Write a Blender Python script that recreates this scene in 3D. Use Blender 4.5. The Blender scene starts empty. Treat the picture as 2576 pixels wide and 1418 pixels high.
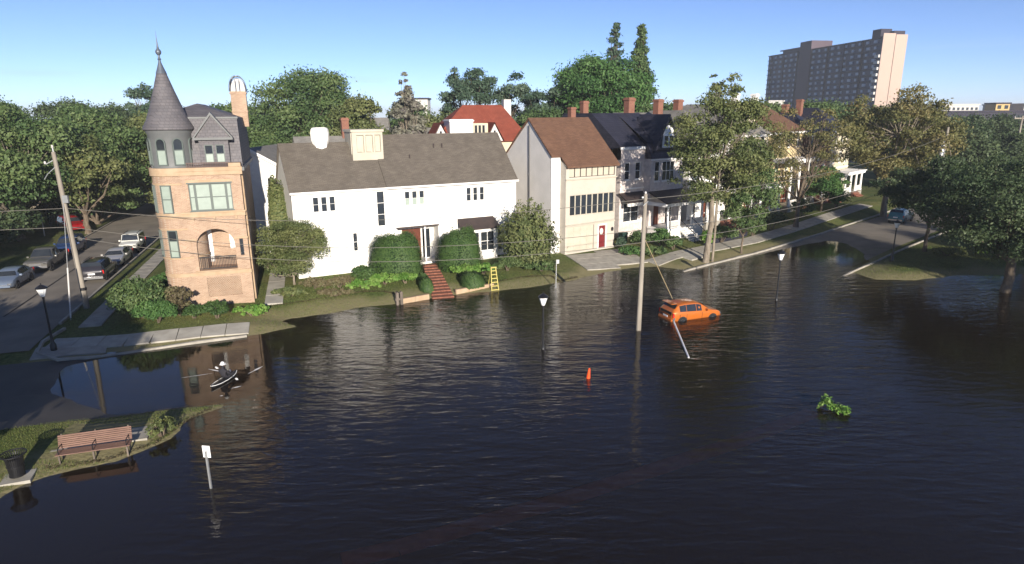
import bpy, math, random
import numpy as np
from mathutils import Matrix, Vector

# ------------------------------------------------------------------ camera, sky, sun, exposure
scene = bpy.context.scene
R = math.radians
PITCH, ROLL, CAMH = R(14.8), R(0.4), 13.5
fw = Vector((0, math.cos(PITCH), -math.sin(PITCH)))
rt0 = Vector((1, 0, 0)); up0 = rt0.cross(fw)
rt = rt0 * math.cos(ROLL) - up0 * math.sin(ROLL)
up = up0 * math.cos(ROLL) + rt0 * math.sin(ROLL)
cam_data = bpy.data.cameras.new('camera'); cam = bpy.data.objects.new('camera', cam_data)
scene.collection.objects.link(cam)
cam.matrix_world = Matrix(((rt.x, up.x, -fw.x, 0), (rt.y, up.y, -fw.y, 0), (rt.z, up.z, -fw.z, CAMH), (0, 0, 0, 1)))
cam_data.sensor_width = 36; cam_data.lens = 1584 / 2576 * 36
cam_data.clip_start = 0.5; cam_data.clip_end = 9000
scene.camera = cam

SUN_EL, SUN_AZ = R(15.0), R(163.0)      # azimuth clockwise from +Y (the sun stands behind the camera, to its right)
world = bpy.data.worlds.new('World'); scene.world = world; world.use_nodes = True
wn = world.node_tree.nodes; wl = world.node_tree.links
for n in list(wn): wn.remove(n)
wo = wn.new('ShaderNodeOutputWorld'); wb = wn.new('ShaderNodeBackground'); ws = wn.new('ShaderNodeTexSky')
ws.sky_type = 'NISHITA'; ws.sun_disc = False; ws.sun_elevation = SUN_EL; ws.sun_rotation = SUN_AZ
ws.altitude = 0; ws.air_density = 0.5; ws.dust_density = 0.0; ws.ozone_density = 3.2
# thin cloud streaks low in the sky, all the way round
wtc = wn.new('ShaderNodeTexCoord'); wmp = wn.new('ShaderNodeMapping'); wmp.inputs['Scale'].default_value = (2.2, 2.2, 26)
wno = wn.new('ShaderNodeTexNoise'); wno.inputs['Scale'].default_value = 1.6; wno.inputs['Detail'].default_value = 4
wrp = wn.new('ShaderNodeValToRGB'); wrp.color_ramp.elements[0].position = 0.60; wrp.color_ramp.elements[1].position = 0.80
wsep = wn.new('ShaderNodeSeparateXYZ'); wel = wn.new('ShaderNodeValToRGB')
wel.color_ramp.elements[0].position = 0.0; wel.color_ramp.elements[0].color = (0, 0, 0, 1)
wel.color_ramp.elements[1].position = 0.03; wel.color_ramp.elements[1].color = (1, 1, 1, 1)
e = wel.color_ramp.elements.new(0.075); e.color = (0.8, 0.8, 0.8, 1)
e = wel.color_ramp.elements.new(0.12); e.color = (0, 0, 0, 1)
wml = wn.new('ShaderNodeMath'); wml.operation = 'MULTIPLY'; wml2 = wn.new('ShaderNodeMath'); wml2.operation = 'MULTIPLY'; wml2.inputs[1].default_value = 0.55
wmx = wn.new('ShaderNodeMixRGB'); wmx.inputs[2].default_value = (3.0, 4.6, 7.0, 1)
wl.new(wtc.outputs['Generated'], wmp.inputs['Vector']); wl.new(wmp.outputs[0], wno.inputs['Vector']); wl.new(wno.outputs[0], wrp.inputs[0])
wl.new(wtc.outputs['Generated'], wsep.inputs[0]); wl.new(wsep.outputs['Z'], wel.inputs[0])
wl.new(wrp.outputs[0], wml.inputs[0]); wl.new(wel.outputs[0], wml.inputs[1]); wl.new(wml.outputs[0], wml2.inputs[0])
wl.new(wml2.outputs[0], wmx.inputs[0]); wl.new(ws.outputs[0], wmx.inputs[1]); wti = wn.new('ShaderNodeMixRGB'); wti.blend_type = 'MULTIPLY'; wti.inputs[0].default_value = 1; wti.inputs[2].default_value = (1.02, 0.93, 0.98, 1)
wl.new(wmx.outputs[0], wti.inputs[1]); wl.new(wti.outputs[0], wb.inputs['Color'])
wb.inputs['Strength'].default_value = 0.08
wl.new(wb.outputs[0], wo.inputs['Surface'])

sd_ = bpy.data.lights.new('sun', 'SUN'); sun = bpy.data.objects.new('sun', sd_); scene.collection.objects.link(sun)
sd_.energy = 4.2; sd_.angle = R(0.53); sd_.color = (1.0, 0.91, 0.79)
sdir = Vector((math.sin(SUN_AZ) * math.cos(SUN_EL), math.cos(SUN_AZ) * math.cos(SUN_EL), math.sin(SUN_EL)))
sun.rotation_euler = sdir.to_track_quat('Z', 'Y').to_euler()
sun.location = sdir * 200
scene.view_settings.view_transform = 'Standard'; scene.view_settings.look = 'None'
scene.view_settings.exposure = 1.06; scene.view_settings.gamma = 1
scene.render.engine = 'CYCLES'
try:
    scene.cycles.max_bounces = 8; scene.cycles.transparent_max_bounces = 16
except Exception: pass

# ------------------------------------------------------------------ helpers
col = scene.collection
rng = random.Random(7)

def tag(o, label=None, cat=None, group=None, kind=None):
    if label: o['label'] = label
    if cat: o['category'] = cat
    if group: o['group'] = group
    if kind: o['kind'] = kind
    return o

def empty(name, loc, rz=0.0, label=None, cat=None, group=None):
    o = bpy.data.objects.new(name, None); col.objects.link(o)
    o.location = loc; o.rotation_euler = (0, 0, rz); o.empty_display_size = 0.3
    return tag(o, label, cat, group)

def azr(a): return R(90 - a)      # compass-like azimuth (clockwise from +Y) -> rotation of local +X

class MB:
    """collects faces; build() links them as one mesh object"""
    def __init__(s): s.v = []; s.f = []; s.m = []; s.mi = 0; s.p = []
    def add(s, vs, fs):
        s.p.append((vs, fs)); b = len(s.v); s.v += [tuple(v) for v in vs]; s.f += [tuple(i + b for i in f) for f in fs]; s.m += [s.mi] * len(fs); return s
    def box(s, x0, x1, y0, y1, z0, z1):
        return s.add([(x0,y0,z0),(x1,y0,z0),(x1,y1,z0),(x0,y1,z0),(x0,y0,z1),(x1,y0,z1),(x1,y1,z1),(x0,y1,z1)],
                     [(0,3,2,1),(4,5,6,7),(0,1,5,4),(1,2,6,5),(2,3,7,6),(3,0,4,7)])
    def quad(s, a, b, c, d): return s.add([a, b, c, d], [(0, 1, 2, 3)])
    def prism(s, pts, x0, x1, axis='x'):
        """polygon pts in the plane across axis, extruded x0..x1; axis x: pts (y,z); y: (x,z); z: (x,y)"""
        n = len(pts)
        mk = {'x': lambda t, p: (t, p[0], p[1]), 'y': lambda t, p: (p[0], t, p[1]), 'z': lambda t, p: (p[0], p[1], t)}[axis]
        vs = [mk(x0, p) for p in pts] + [mk(x1, p) for p in pts]
        fs = [tuple(range(n - 1, -1, -1)), tuple(range(n, 2 * n))] + [(i, (i + 1) % n, n + (i + 1) % n, n + i) for i in range(n)]
        return s.add(vs, fs)
    def lathe(s, prof, cx=0, cy=0, n=24, a0=0.0, a1=2 * math.pi, cap=True, sx=1, sy=1):
        full = abs(a1 - a0 - 2 * math.pi) < 1e-6; k = n if full else n + 1
        vs = []
        for r, z in prof:
            for i in range(k):
                a = a0 + (a1 - a0) * i / n; vs.append((cx + r * math.cos(a) * sx, cy + r * math.sin(a) * sy, z))
        fs = []
        for j in range(len(prof) - 1):
            for i in range(n if not full else k):
                i2 = (i + 1) % k
                if not full and i + 1 >= k: continue
                fs.append((j*k+i, j*k+i2, (j+1)*k+i2, (j+1)*k+i))
        if full and cap:
            if prof[0][0] > 1e-4: fs.append(tuple(range(k - 1, -1, -1)))
            if prof[-1][0] > 1e-4: fs.append(tuple((len(prof)-1)*k + i for i in range(k)))
        return s.add(vs, fs)
    def tube(s, pts, r, n=6, cap=True):
        """tapered tube through 3-D points; r a number or list"""
        pts = [Vector(p) for p in pts]; m = len(pts)
        rs = r if isinstance(r, (list, tuple)) else [r] * m
        vs = []; ref = Vector((0.13, 0.31, 0.94))
        for i, p in enumerate(pts):
            d = (pts[min(i+1, m-1)] - pts[max(i-1, 0)]).normalized()
            if abs(d.dot(ref)) > .95: ref = Vector((0.9, 0.2, 0.1))
            a = d.cross(ref).normalized(); b = d.cross(a)
            for k in range(n):
                t = 2 * math.pi * k / n; q = p + (a * math.cos(t) + b * math.sin(t)) * rs[i]; vs.append(tuple(q))
        fs = [(i*n+k, i*n+(k+1) % n, (i+1)*n+(k+1) % n, (i+1)*n+k) for i in range(m-1) for k in range(n)]
        if cap: fs += [tuple(range(n-1, -1, -1)), tuple((m-1)*n+k for k in range(n))]
        return s.add(vs, fs)
    def each(s, name, mat, parent=None, **k):
        """every added shape as an object of its own"""
        return [MB().add(vs, fs).build(name, mat, parent, **k) for vs, fs in s.p][0]
    def build(s, name, mat, parent=None, smooth=False, dz=None):
        me = bpy.data.meshes.new(name)
        if dz is None: dz = -ZB.get(parent.name, 0) if parent is not None else 0
        vs = s.v if not dz else [(x, y, z + dz) for x, y, z in s.v]
        me.from_pydata(vs, [], s.f); me.validate()
        mats = mat if isinstance(mat, (list, tuple)) else [mat]
        for m in mats: me.materials.append(m)
        if len(mats) > 1: me.polygons.foreach_set('material_index', s.m)
        if smooth:
            me.polygons.foreach_set('use_smooth', [True] * len(me.polygons))
            try: me.set_sharp_from_angle(angle=R(38))
            except Exception: pass
        o = bpy.data.objects.new(name, me); col.objects.link(o)
        if parent is not None: o.parent = parent; ZB[o.name] = ZB.get(parent.name, 0)
        return o

ZB = {}       # world height of a thing's origin (its parts are written in world heights)

def copy_tree(o, parent=None, name=None):
    c = o.copy(); col.objects.link(c); c.parent = parent
    for ch in list(o.children): copy_tree(ch, c)
    return c

# ------------------------------------------------------------------ materials
M = {}
def mat(name, c, c2=None, rough=0.8, scale=3.0, bump=0.0, bscale=None, metal=0.0, spec=0.3, coat=0.0, stretch=(1, 1, 1), detail=5, contrast=(0.35, 0.65)):
    m = bpy.data.materials.new(name); m.use_nodes = True; nt = m.node_tree; N = nt.nodes; L = nt.links
    p = N['Principled BSDF']; p.inputs['Roughness'].default_value = rough; p.inputs['Metallic'].default_value = metal
    p.inputs['Specular IOR Level'].default_value = spec; p.inputs['Coat Weight'].default_value = coat
    p.inputs['Base Color'].default_value = (*c, 1)
    if c2 or bump:
        tc = N.new('ShaderNodeTexCoord'); mp = N.new('ShaderNodeMapping'); mp.inputs['Scale'].default_value = stretch
        L.new(tc.outputs['Object'], mp.inputs[0])
        no = N.new('ShaderNodeTexNoise'); no.inputs['Scale'].default_value = scale; no.inputs['Detail'].default_value = detail
        L.new(mp.outputs[0], no.inputs['Vector'])
        if c2:
            rp = N.new('ShaderNodeValToRGB'); rp.color_ramp.elements[0].position = contrast[0]; rp.color_ramp.elements[1].position = contrast[1]
            rp.color_ramp.elements[0].color = (*c, 1); rp.color_ramp.elements[1].color = (*c2, 1)
            L.new(no.outputs[0], rp.inputs[0]); L.new(rp.outputs[0], p.inputs['Base Color'])
        if bump:
            n2 = N.new('ShaderNodeTexNoise'); n2.inputs['Scale'].default_value = bscale or scale * 4; n2.inputs['Detail'].default_value = 4
            L.new(mp.outputs[0], n2.inputs['Vector'])
            b = N.new('ShaderNodeBump'); b.inputs['Strength'].default_value = bump; b.inputs['Distance'].default_value = 0.05
            L.new(n2.outputs[0], b.inputs['Height']); L.new(b.outputs[0], p.inputs['Normal'])
    M[name] = m; return m

def brickmat(name, c1, c2, mortar, bw=0.22, bh=0.075, msize=0.012, rough=0.85, uv='Object', rowvar=0.0, axis='xz', bump=0.4):
    """courses of brick / shingle: colour and fine relief only"""
    m = bpy.data.materials.new(name); m.use_nodes = True; nt = m.node_tree; N = nt.nodes; L = nt.links
    p = N['Principled BSDF']; p.inputs['Roughness'].default_value = rough; p.inputs['Specular IOR Level'].default_value = 0.25
    tc = N.new('ShaderNodeTexCoord'); se = N.new('ShaderNodeSeparateXYZ'); cb = N.new('ShaderNodeCombineXYZ')
    L.new(tc.outputs[uv], se.inputs[0])
    ad = N.new('ShaderNodeMath'); ad.operation = 'ADD'
    if axis == 'xz':
        L.new(se.outputs['X'], ad.inputs[0]); L.new(se.outputs['Y'], ad.inputs[1]); L.new(ad.outputs[0], cb.inputs['X']); L.new(se.outputs['Z'], cb.inputs['Y'])
    else:
        L.new(se.outputs['X'], cb.inputs['X']); L.new(se.outputs['Y'], ad.inputs[0]); L.new(se.outputs['Z'], ad.inputs[1]); L.new(ad.outputs[0], cb.inputs['Y'])
    b = N.new('ShaderNodeTexBrick'); b.inputs['Scale'].default_value = 1.0
    b.inputs['Brick Width'].default_value = bw; b.inputs['Row Height'].default_value = bh; b.inputs['Mortar Size'].default_value = msize
    b.inputs['Color1'].default_value = (*c1, 1); b.inputs['Color2'].default_value = (*c2, 1); b.inputs['Mortar'].default_value = (*mortar, 1)
    L.new(cb.outputs[0], b.inputs['Vector'])
    no = N.new('ShaderNodeTexNoise'); no.inputs['Scale'].default_value = 1.1; no.inputs['Detail'].default_value = 6; L.new(tc.outputs[uv], no.inputs['Vector'])
    mr = N.new('ShaderNodeMapRange'); mr.inputs[1].default_value = 0.3; mr.inputs[2].default_value = 0.7; mr.inputs[3].default_value = 0.86; mr.inputs[4].default_value = 1.1
    L.new(no.outputs[0], mr.inputs[0])
    mx = N.new('ShaderNodeMixRGB'); mx.blend_type = 'MULTIPLY'; mx.inputs[0].default_value = 1
    L.new(b.outputs['Color'], mx.inputs[1]); L.new(mr.outputs[0], mx.inputs[2]); L.new(mx.outputs[0], p.inputs['Base Color'])
    bp = N.new('ShaderNodeBump'); bp.inputs['Strength'].default_value = bump; bp.inputs['Distance'].default_value = 0.02; bp.invert = True
    L.new(b.outputs['Fac'], bp.inputs['Height']); L.new(bp.outputs[0], p.inputs['Normal'])
    M[name] = m; return m

def leafmat(name, c, c2, c3=None, trans=0.25, rough=0.55):
    c, c2, c3 = [tuple(min(.5, q*k) for q, k in zip(z, (1.5, 1.5, 1.5))) if z else None for z in (c, c2, c3)]
    m = bpy.data.materials.new(name); m.use_nodes = True; nt = m.node_tree; N = nt.nodes; L = nt.links
    p = N['Principled BSDF']; p.inputs['Roughness'].default_value = rough; p.inputs['Specular IOR Level'].default_value = 0.25
    at = N.new('ShaderNodeAttribute'); at.attribute_name = 'leaf'
    rp = N.new('ShaderNodeValToRGB'); rp.color_ramp.elements[0].color = (*c, 1); rp.color_ramp.elements[1].color = (*(c3 or c2), 1)
    if c3: e = rp.color_ramp.elements.new(0.55); e.color = (*c2, 1)
    L.new(at.outputs['Fac'], rp.inputs[0]); L.new(rp.outputs[0], p.inputs['Base Color'])
    tr = N.new('ShaderNodeBsdfTranslucent'); ms = N.new('ShaderNodeMixShader'); ms.inputs[0].default_value = trans
    hs = N.new('ShaderNodeHueSaturation'); hs.inputs['Value'].default_value = 1.3; hs.inputs['Saturation'].default_value = 1.1
    L.new(rp.outputs[0], hs.inputs['Color']); L.new(hs.outputs[0], tr.inputs['Color'])
    L.new(p.outputs[0], ms.inputs[1]); L.new(tr.outputs[0], ms.inputs[2]); L.new(ms.outputs[0], N['Material Output'].inputs['Surface'])
    M[name] = m; return m

brickmat('tan_brick', (0.40, 0.27, 0.185), (0.30, 0.185, 0.12), (0.40, 0.32, 0.245))
brickmat('red_brick', (0.22, 0.075, 0.045), (0.17, 0.055, 0.035), (0.25, 0.16, 0.12))
mat('sandstone', (0.42, 0.31, 0.205), (0.36, 0.255, 0.16), scale=2, bump=0.15)
brickmat('slate', (0.135, 0.125, 0.13), (0.105, 0.10, 0.108), (0.075, 0.07, 0.075), bw=0.3, bh=0.2, msize=0.012, rough=0.6)
brickmat('dark_slate', (0.035, 0.035, 0.05), (0.022, 0.022, 0.034), (0.012, 0.012, 0.018), bw=0.3, bh=0.22, msize=0.014, rough=0.45)
mat('grey_paint', (0.13, 0.135, 0.135), (0.115, 0.12, 0.12), rough=0.5, scale=2)
mat('zinc', (0.13, 0.15, 0.18), (0.10, 0.115, 0.14), rough=0.4, metal=0.3, scale=3)
mat('green_grey_frame', (0.10, 0.12, 0.11), rough=0.5)
mat('blind', (0.29, 0.345, 0.30), (0.26, 0.31, 0.27), rough=0.35, scale=2.5, coat=0.4)
mat('glass', (0.018, 0.022, 0.028), (0.03, 0.035, 0.04), rough=0.07, spec=0.6, scale=0.8, coat=0.3)
mat('iron', (0.012, 0.012, 0.014), rough=0.5)
mat('rust_rail', (0.10, 0.065, 0.055), rough=0.6)
mat('white_brick', (0.80, 0.78, 0.74), (0.74, 0.72, 0.67), scale=1.4, bump=0.12, bscale=14, rough=0.7)
mat('white_paint', (0.80, 0.79, 0.76), (0.72, 0.70, 0.67), scale=2, rough=0.55)
mat('cream_paint', (0.45, 0.415, 0.34), (0.41, 0.375, 0.30), scale=1.2, rough=0.6)
mat('pale_cream', (0.46, 0.42, 0.36), (0.42, 0.38, 0.325), scale=1, rough=0.7, bump=0.1)
mat('grey_stucco', (0.68, 0.65, 0.61), (0.62, 0.595, 0.555), scale=0.8, rough=0.85, bump=0.1)
brickmat('grey_shingle', (0.135, 0.117, 0.096), (0.105, 0.09, 0.074), (0.075, 0.064, 0.053), bw=0.35, bh=0.16, msize=0.01, axis='xy')
brickmat('brown_shingle', (0.155, 0.085, 0.053), (0.12, 0.064, 0.041), (0.085, 0.045, 0.03), bw=0.35, bh=0.16, msize=0.01, axis='xy')
brickmat('red_tile', (0.24, 0.065, 0.038), (0.20, 0.05, 0.03), (0.14, 0.03, 0.02), bw=0.3, bh=0.28, msize=0.02, axis='xy')
brickmat('pale_shingle', (0.21, 0.20, 0.18), (0.17, 0.16, 0.145), (0.12, 0.115, 0.105), bw=0.35, bh=0.18, msize=0.01, axis='xy')
mat('dark_roof', (0.05, 0.035, 0.032), (0.035, 0.026, 0.025), rough=0.6, scale=2)
mat('red_door', (0.15, 0.02, 0.022), rough=0.4)
mat('mahogany', (0.13, 0.04, 0.022), (0.09, 0.026, 0.015), scale=3, stretch=(4, 4, 0.6), rough=0.4)
mat('pinkish_brick', (0.62, 0.56, 0.52), (0.47, 0.41, 0.385), scale=2.2, bump=0.3, bscale=9, rough=0.8)
mat('ivory', (0.58, 0.52, 0.38), (0.5, 0.44, 0.31), scale=0.8, rough=0.7)
mat('yellow_cream', (0.52, 0.42, 0.24), (0.46, 0.36, 0.2), scale=0.8, rough=0.7)
mat('concrete', (0.36, 0.335, 0.285), (0.27, 0.25, 0.215), scale=1.6, bump=0.15, bscale=20, rough=0.9)
mat('light_concrete', (0.40, 0.38, 0.33), (0.31, 0.29, 0.25), scale=1.2, bump=0.12, bscale=20, rough=0.9)
mat('wet_concrete', (0.17, 0.155, 0.13), (0.12, 0.11, 0.09), scale=1.2, rough=0.45, spec=0.5)
mat('brick_paver', (0.25, 0.10, 0.062), (0.18, 0.072, 0.045), scale=6, bump=0.3, rough=0.85)
mat('asphalt', (0.225, 0.198, 0.163), (0.17, 0.15, 0.124), scale=0.5, bump=0.25, bscale=60, rough=0.9, detail=9)
mat('wet_shaded_asphalt', (0.070, 0.062, 0.054), (0.040, 0.036, 0.033), scale=0.35, bump=0.15, bscale=50, rough=0.55, spec=0.3, detail=9)  # flood-wet asphalt, with tree shade put into its dark colour
mat('tar', (0.03, 0.028, 0.026), rough=0.7)
mat('bark', (0.16, 0.125, 0.09), (0.085, 0.065, 0.048), scale=5, stretch=(1, 1, 0.25), bump=0.6, bscale=9, rough=0.95)
mat('pale_bark', (0.26, 0.22, 0.17), (0.15, 0.125, 0.095), scale=5, stretch=(1, 1, 0.3), bump=0.5, bscale=9, rough=0.95)
mat('pole_wood', (0.30, 0.27, 0.225), (0.20, 0.175, 0.145), scale=4, stretch=(1, 1, 0.1), bump=0.3, rough=0.9)
mat('wire', (0.16, 0.15, 0.13), rough=0.5)
mat('galvanized', (0.45, 0.46, 0.46), (0.36, 0.37, 0.37), metal=0.6, rough=0.45, scale=4)
mat('lamp_black', (0.012, 0.012, 0.014), rough=0.35, spec=0.5)
mat('lamp_glass', (0.82, 0.83, 0.82), rough=0.3, spec=0.5)
mat('bench_wood', (0.20, 0.12, 0.092), (0.145, 0.085, 0.066), scale=5, stretch=(0.4, 4, 4), bump=0.15, rough=0.75)
mat('yellow_fibreglass', (0.50, 0.43, 0.12), (0.44, 0.37, 0.10), scale=4, rough=0.5)
mat('orange_plastic', (0.85, 0.09, 0.02), rough=0.4)
mat('reflective_white', (0.78, 0.78, 0.78), rough=0.4)
mat('tyre', (0.014, 0.014, 0.014), rough=0.85)
mat('chrome', (0.65, 0.65, 0.66), metal=0.9, rough=0.22)
mat('plastic_dark', (0.02, 0.02, 0.022), rough=0.6)
mat('car_orange', (0.46, 0.125, 0.018), rough=0.32, metal=0.15, coat=0.8)
mat('car_grey', (0.13, 0.125, 0.115), rough=0.35, metal=0.4, coat=0.8)
mat('car_silver', (0.45, 0.44, 0.42), rough=0.3, metal=0.5, coat=0.8)
mat('car_black', (0.022, 0.020, 0.024), rough=0.28, metal=0.2, coat=1.0)
mat('car_white', (0.62, 0.62, 0.57), rough=0.35, coat=0.8)
mat('car_blue', (0.03, 0.06, 0.16), rough=0.3, metal=0.3, coat=0.8)
mat('car_paleblue', (0.16, 0.20, 0.27), rough=0.3, metal=0.3, coat=0.8)
mat('car_red', (0.22, 0.008, 0.01), rough=0.3, coat=0.8)
mat('car_teal', (0.03, 0.16, 0.20), rough=0.3, coat=0.8)
mat('tail_red', (0.5, 0.015, 0.015), rough=0.2)
mat('weathered_wood', (0.17, 0.14, 0.115), (0.10, 0.083, 0.068), scale=4, stretch=(1, 1, 0.2), bump=0.4, rough=0.95)
mat('skin', (0.48, 0.27, 0.18), rough=0.6)
mat('dark_cloth', (0.025, 0.024, 0.03), rough=0.9)
mat('kayak_white', (0.78, 0.78, 0.76), rough=0.3)
mat('bin_green', (0.02, 0.045, 0.035), rough=0.5)
mat('far_brown', (0.10, 0.075, 0.09), (0.085, 0.062, 0.075), scale=0.1, rough=0.9)
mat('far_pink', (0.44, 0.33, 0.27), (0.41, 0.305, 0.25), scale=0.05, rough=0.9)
mat('far_shade_blue', (0.055, 0.07, 0.115), (0.045, 0.058, 0.097), scale=0.2, rough=0.7)  # blue shade of the unlit facade put into the base colour
mat('far_pale', (0.52, 0.50, 0.47), rough=0.9)
mat('far_dark', (0.04, 0.035, 0.05), (0.03, 0.027, 0.04), scale=0.05, rough=0.9)
mat('far_window', (0.30, 0.35, 0.45), rough=0.4)
mat('far_yellow', (0.5, 0.36, 0.16), rough=0.9)
leafmat('leaf_dense', (0.034, 0.062, 0.022), (0.058, 0.092, 0.032), (0.09, 0.12, 0.045))
leafmat('leaf_bright', (0.03, 0.07, 0.02), (0.048, 0.1, 0.028), (0.07, 0.125, 0.038))
leafmat('leaf_olive', (0.052, 0.07, 0.025), (0.085, 0.1, 0.036), (0.12, 0.128, 0.05))
leafmat('leaf_autumn', (0.07, 0.076, 0.027), (0.105, 0.1, 0.038), (0.14, 0.115, 0.047))
leafmat('leaf_brown', (0.07, 0.06, 0.032), (0.1, 0.082, 0.045), (0.085, 0.088, 0.04))
leafmat('leaf_blue', (0.025, 0.048, 0.028), (0.045, 0.075, 0.045), (0.075, 0.105, 0.07))
leafmat('leaf_oak', (0.022, 0.040, 0.017), (0.040, 0.060, 0.026), (0.066, 0.088, 0.04))
leafmat('leaf_grey', (0.09, 0.095, 0.07), (0.15, 0.145, 0.11), (0.07, 0.06, 0.06))
leafmat('hedge', (0.024, 0.05, 0.015), (0.038, 0.072, 0.02), (0.058, 0.095, 0.028))
leafmat('fern', (0.05, 0.12, 0.02), (0.09, 0.17, 0.03), (0.15, 0.22, 0.06))
leafmat('grass_blades', (0.055, 0.082, 0.02), (0.085, 0.11, 0.028), (0.13, 0.13, 0.045))

# ------------------------------------------------------------------ ground heights
LAND = np.array([(-24.2,35.3),(-18.2,37.3),(-15.6,39.0),(-14.3,39.8),(-15.2,40.4),(-16.4,41.4),(-14.7,41.9),(-13,42.7),(-11.2,44.2),(-8.5,45.0),
    (-4.3,47.5),(-1.5,48.3),(1.4,49.4),(3.5,50.6),(5.5,51.9),(8.2,54.3),(11.4,56.1),(13.2,56.4),(14.6,55.6),(16.0,55.0),(19.2,57.6),(22.7,60.2),(25.7,62.5),
    (28.9,64.6),(32.4,67.0),(35.3,68.4),(36.2,66.0),(35.4,61.5),(33.6,57.6),(29.9,53.6),(30.6,51.2),(33.7,50.8),(38.1,52.3),(42.4,52.4),(44.6,52.7),(60,51),
    (90,40),(400,20),(4200,20),(4200,4200),(-4200,4200),(-4200,-4200),(-30,-4200),(-13,-60),(-9,-20),(-9.5,4),(-17.5,13),(-19.2,20.3),(-18.7,21.5),(-17.6,22.35),(-16,23),
    (-15,24.9),(-15,26.8),(-13.9,28.1),(-15.7,27.8),(-18.9,26.8),(-24.0,29.6),(-25.4,33.2)])
_a = LAND; _b = np.roll(LAND, -1, 0)
def sdist(x, y):
    """signed distance to the shore, > 0 on land"""
    x = np.asarray(x, float); y = np.asarray(y, float)
    d2 = np.full(x.shape, 1e18); ins = np.zeros(x.shape, bool)
    for (ax, ay), (bx, by) in zip(_a, _b):
        ex, ey = bx - ax, by - ay; t = np.clip(((x-ax)*ex + (y-ay)*ey) / (ex*ex + ey*ey), 0, 1)
        d2 = np.minimum(d2, (x-ax-t*ex)**2 + (y-ay-t*ey)**2)
        c = (ay > y) != (by > y)
        with np.errstate(divide='ignore', invalid='ignore'):
            xi = (bx-ax) * (y-ay) / (by-ay if by != ay else 1e-9) + ax
        ins ^= c & (x < xi)
    d = np.sqrt(d2); return np.where(ins, d, -d)
def sstep(a, b, t):
    t = np.clip((t - a) / (b - a), 0, 1); return t*t*(3-2*t)
LS_P, LS_D = (-35.6, 47.2), (math.sin(R(-18)), math.cos(R(-18)))     # left street axis
RS_P, RS_D = (28.2, 59.0), (math.sin(R(49)), math.cos(R(49)))        # street along the houses
def hgt(x, y, s=None):
    x = np.asarray(x, float); y = np.asarray(y, float)
    if s is None: s = sdist(x, y)
    n = 0.10*np.sin(x*1.7+y*0.6) * np.sin(y*1.3-x*0.5) + 0.06*np.sin(x*3.9+1)*np.sin(y*3.1+2)
    s = s + n * sstep(30, 12, np.abs(x)*0.3) 
    dl = np.abs((x-LS_P[0])*LS_D[1] - (y-LS_P[1])*LS_D[0]); dr = np.abs((x-RS_P[0])*RS_D[1] - (y-RS_P[1])*RS_D[0])
    T = 0.9 - 0.55*(1-sstep(5.5, 11, dl)) 
    T = np.where((y < 40) & (x < -10), np.minimum(T, 0.9 - 0.65*(1-sstep(33, 40, y))), T)
    T = T - np.where(x > 8, 0.68*(1-sstep(4.6, 8.5, dr)), 0)
    T = np.where(x > 27, np.minimum(T, 0.32 + 0.58*sstep(4.6, 9, -((x-RS_P[0])*RS_D[1] - (y-RS_P[1])*RS_D[0]))), T)
    zl = T * (1 - np.exp(-np.maximum(s, 0) * 0.16 / np.maximum(T, .2)))
    zw = -0.8 * (1 - np.exp(-np.maximum(-s, 0) * 0.13)) 
    z = np.where(s > 0, zl + 0.005, zw)
    riv = ((x-150)/75)**2 + ((y-205)/42)**2          # the creek beyond the trees on the right
    z = np.where(riv < 1, -0.5*(1-riv), z)
    return z
def h1(x, y): return float(hgt(np.array([x]), np.array([y]))[0])

def axis_coords(lo, hi, step, far):
    c = list(np.arange(lo, hi + 1e-6, step)); g = step; a = hi
    while a < far: g *= 1.35; a += g; c.append(a)
    g = step; a = lo
    while a > -far: g *= 1.35; a -= g; c.insert(0, a)
    return np.array(c)
gx = axis_coords(-60, 75, 0.6, 4000); gy = axis_coords(14, 100, 0.6, 4000)
GX, GY = np.meshgrid(gx, gy, indexing='xy'); GS = sdist(GX, GY); GZ = hgt(GX, GY, GS)
nx, ny = len(gx), len(gy)
idx = np.arange(nx*ny).reshape(ny, nx)
quads = np.stack([idx[:-1,:-1], idx[:-1,1:], idx[1:,1:], idx[1:,:-1]], -1).reshape(-1, 4)
def np_mesh(name, V, Q, attr=None):
    me = bpy.data.meshes.new(name); k = Q.shape[1]
    me.vertices.add(len(V)); me.vertices.foreach_set('co', np.ascontiguousarray(V, np.float32).ravel())
    me.loops.add(Q.size); me.loops.foreach_set('vertex_index', np.ascontiguousarray(Q, np.int32).ravel())
    me.polygons.add(len(Q)); me.polygons.foreach_set('loop_start', np.arange(0, Q.size, k, dtype=np.int32))
    if attr is not None:
        for an, av in attr.items():
            a = me.attributes.new(an, 'FLOAT', 'POINT'); a.data.foreach_set('value', np.ascontiguousarray(av, np.float32))
    me.update(calc_edges=True); me.validate(); return me
me = np_mesh('ground', np.stack([GX, GY, GZ], -1).reshape(-1, 3), quads, {'shore': np.clip(GS, -5, 10).ravel()})
me.polygons.foreach_set('use_smooth', [True]*len(me.polygons))
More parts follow.
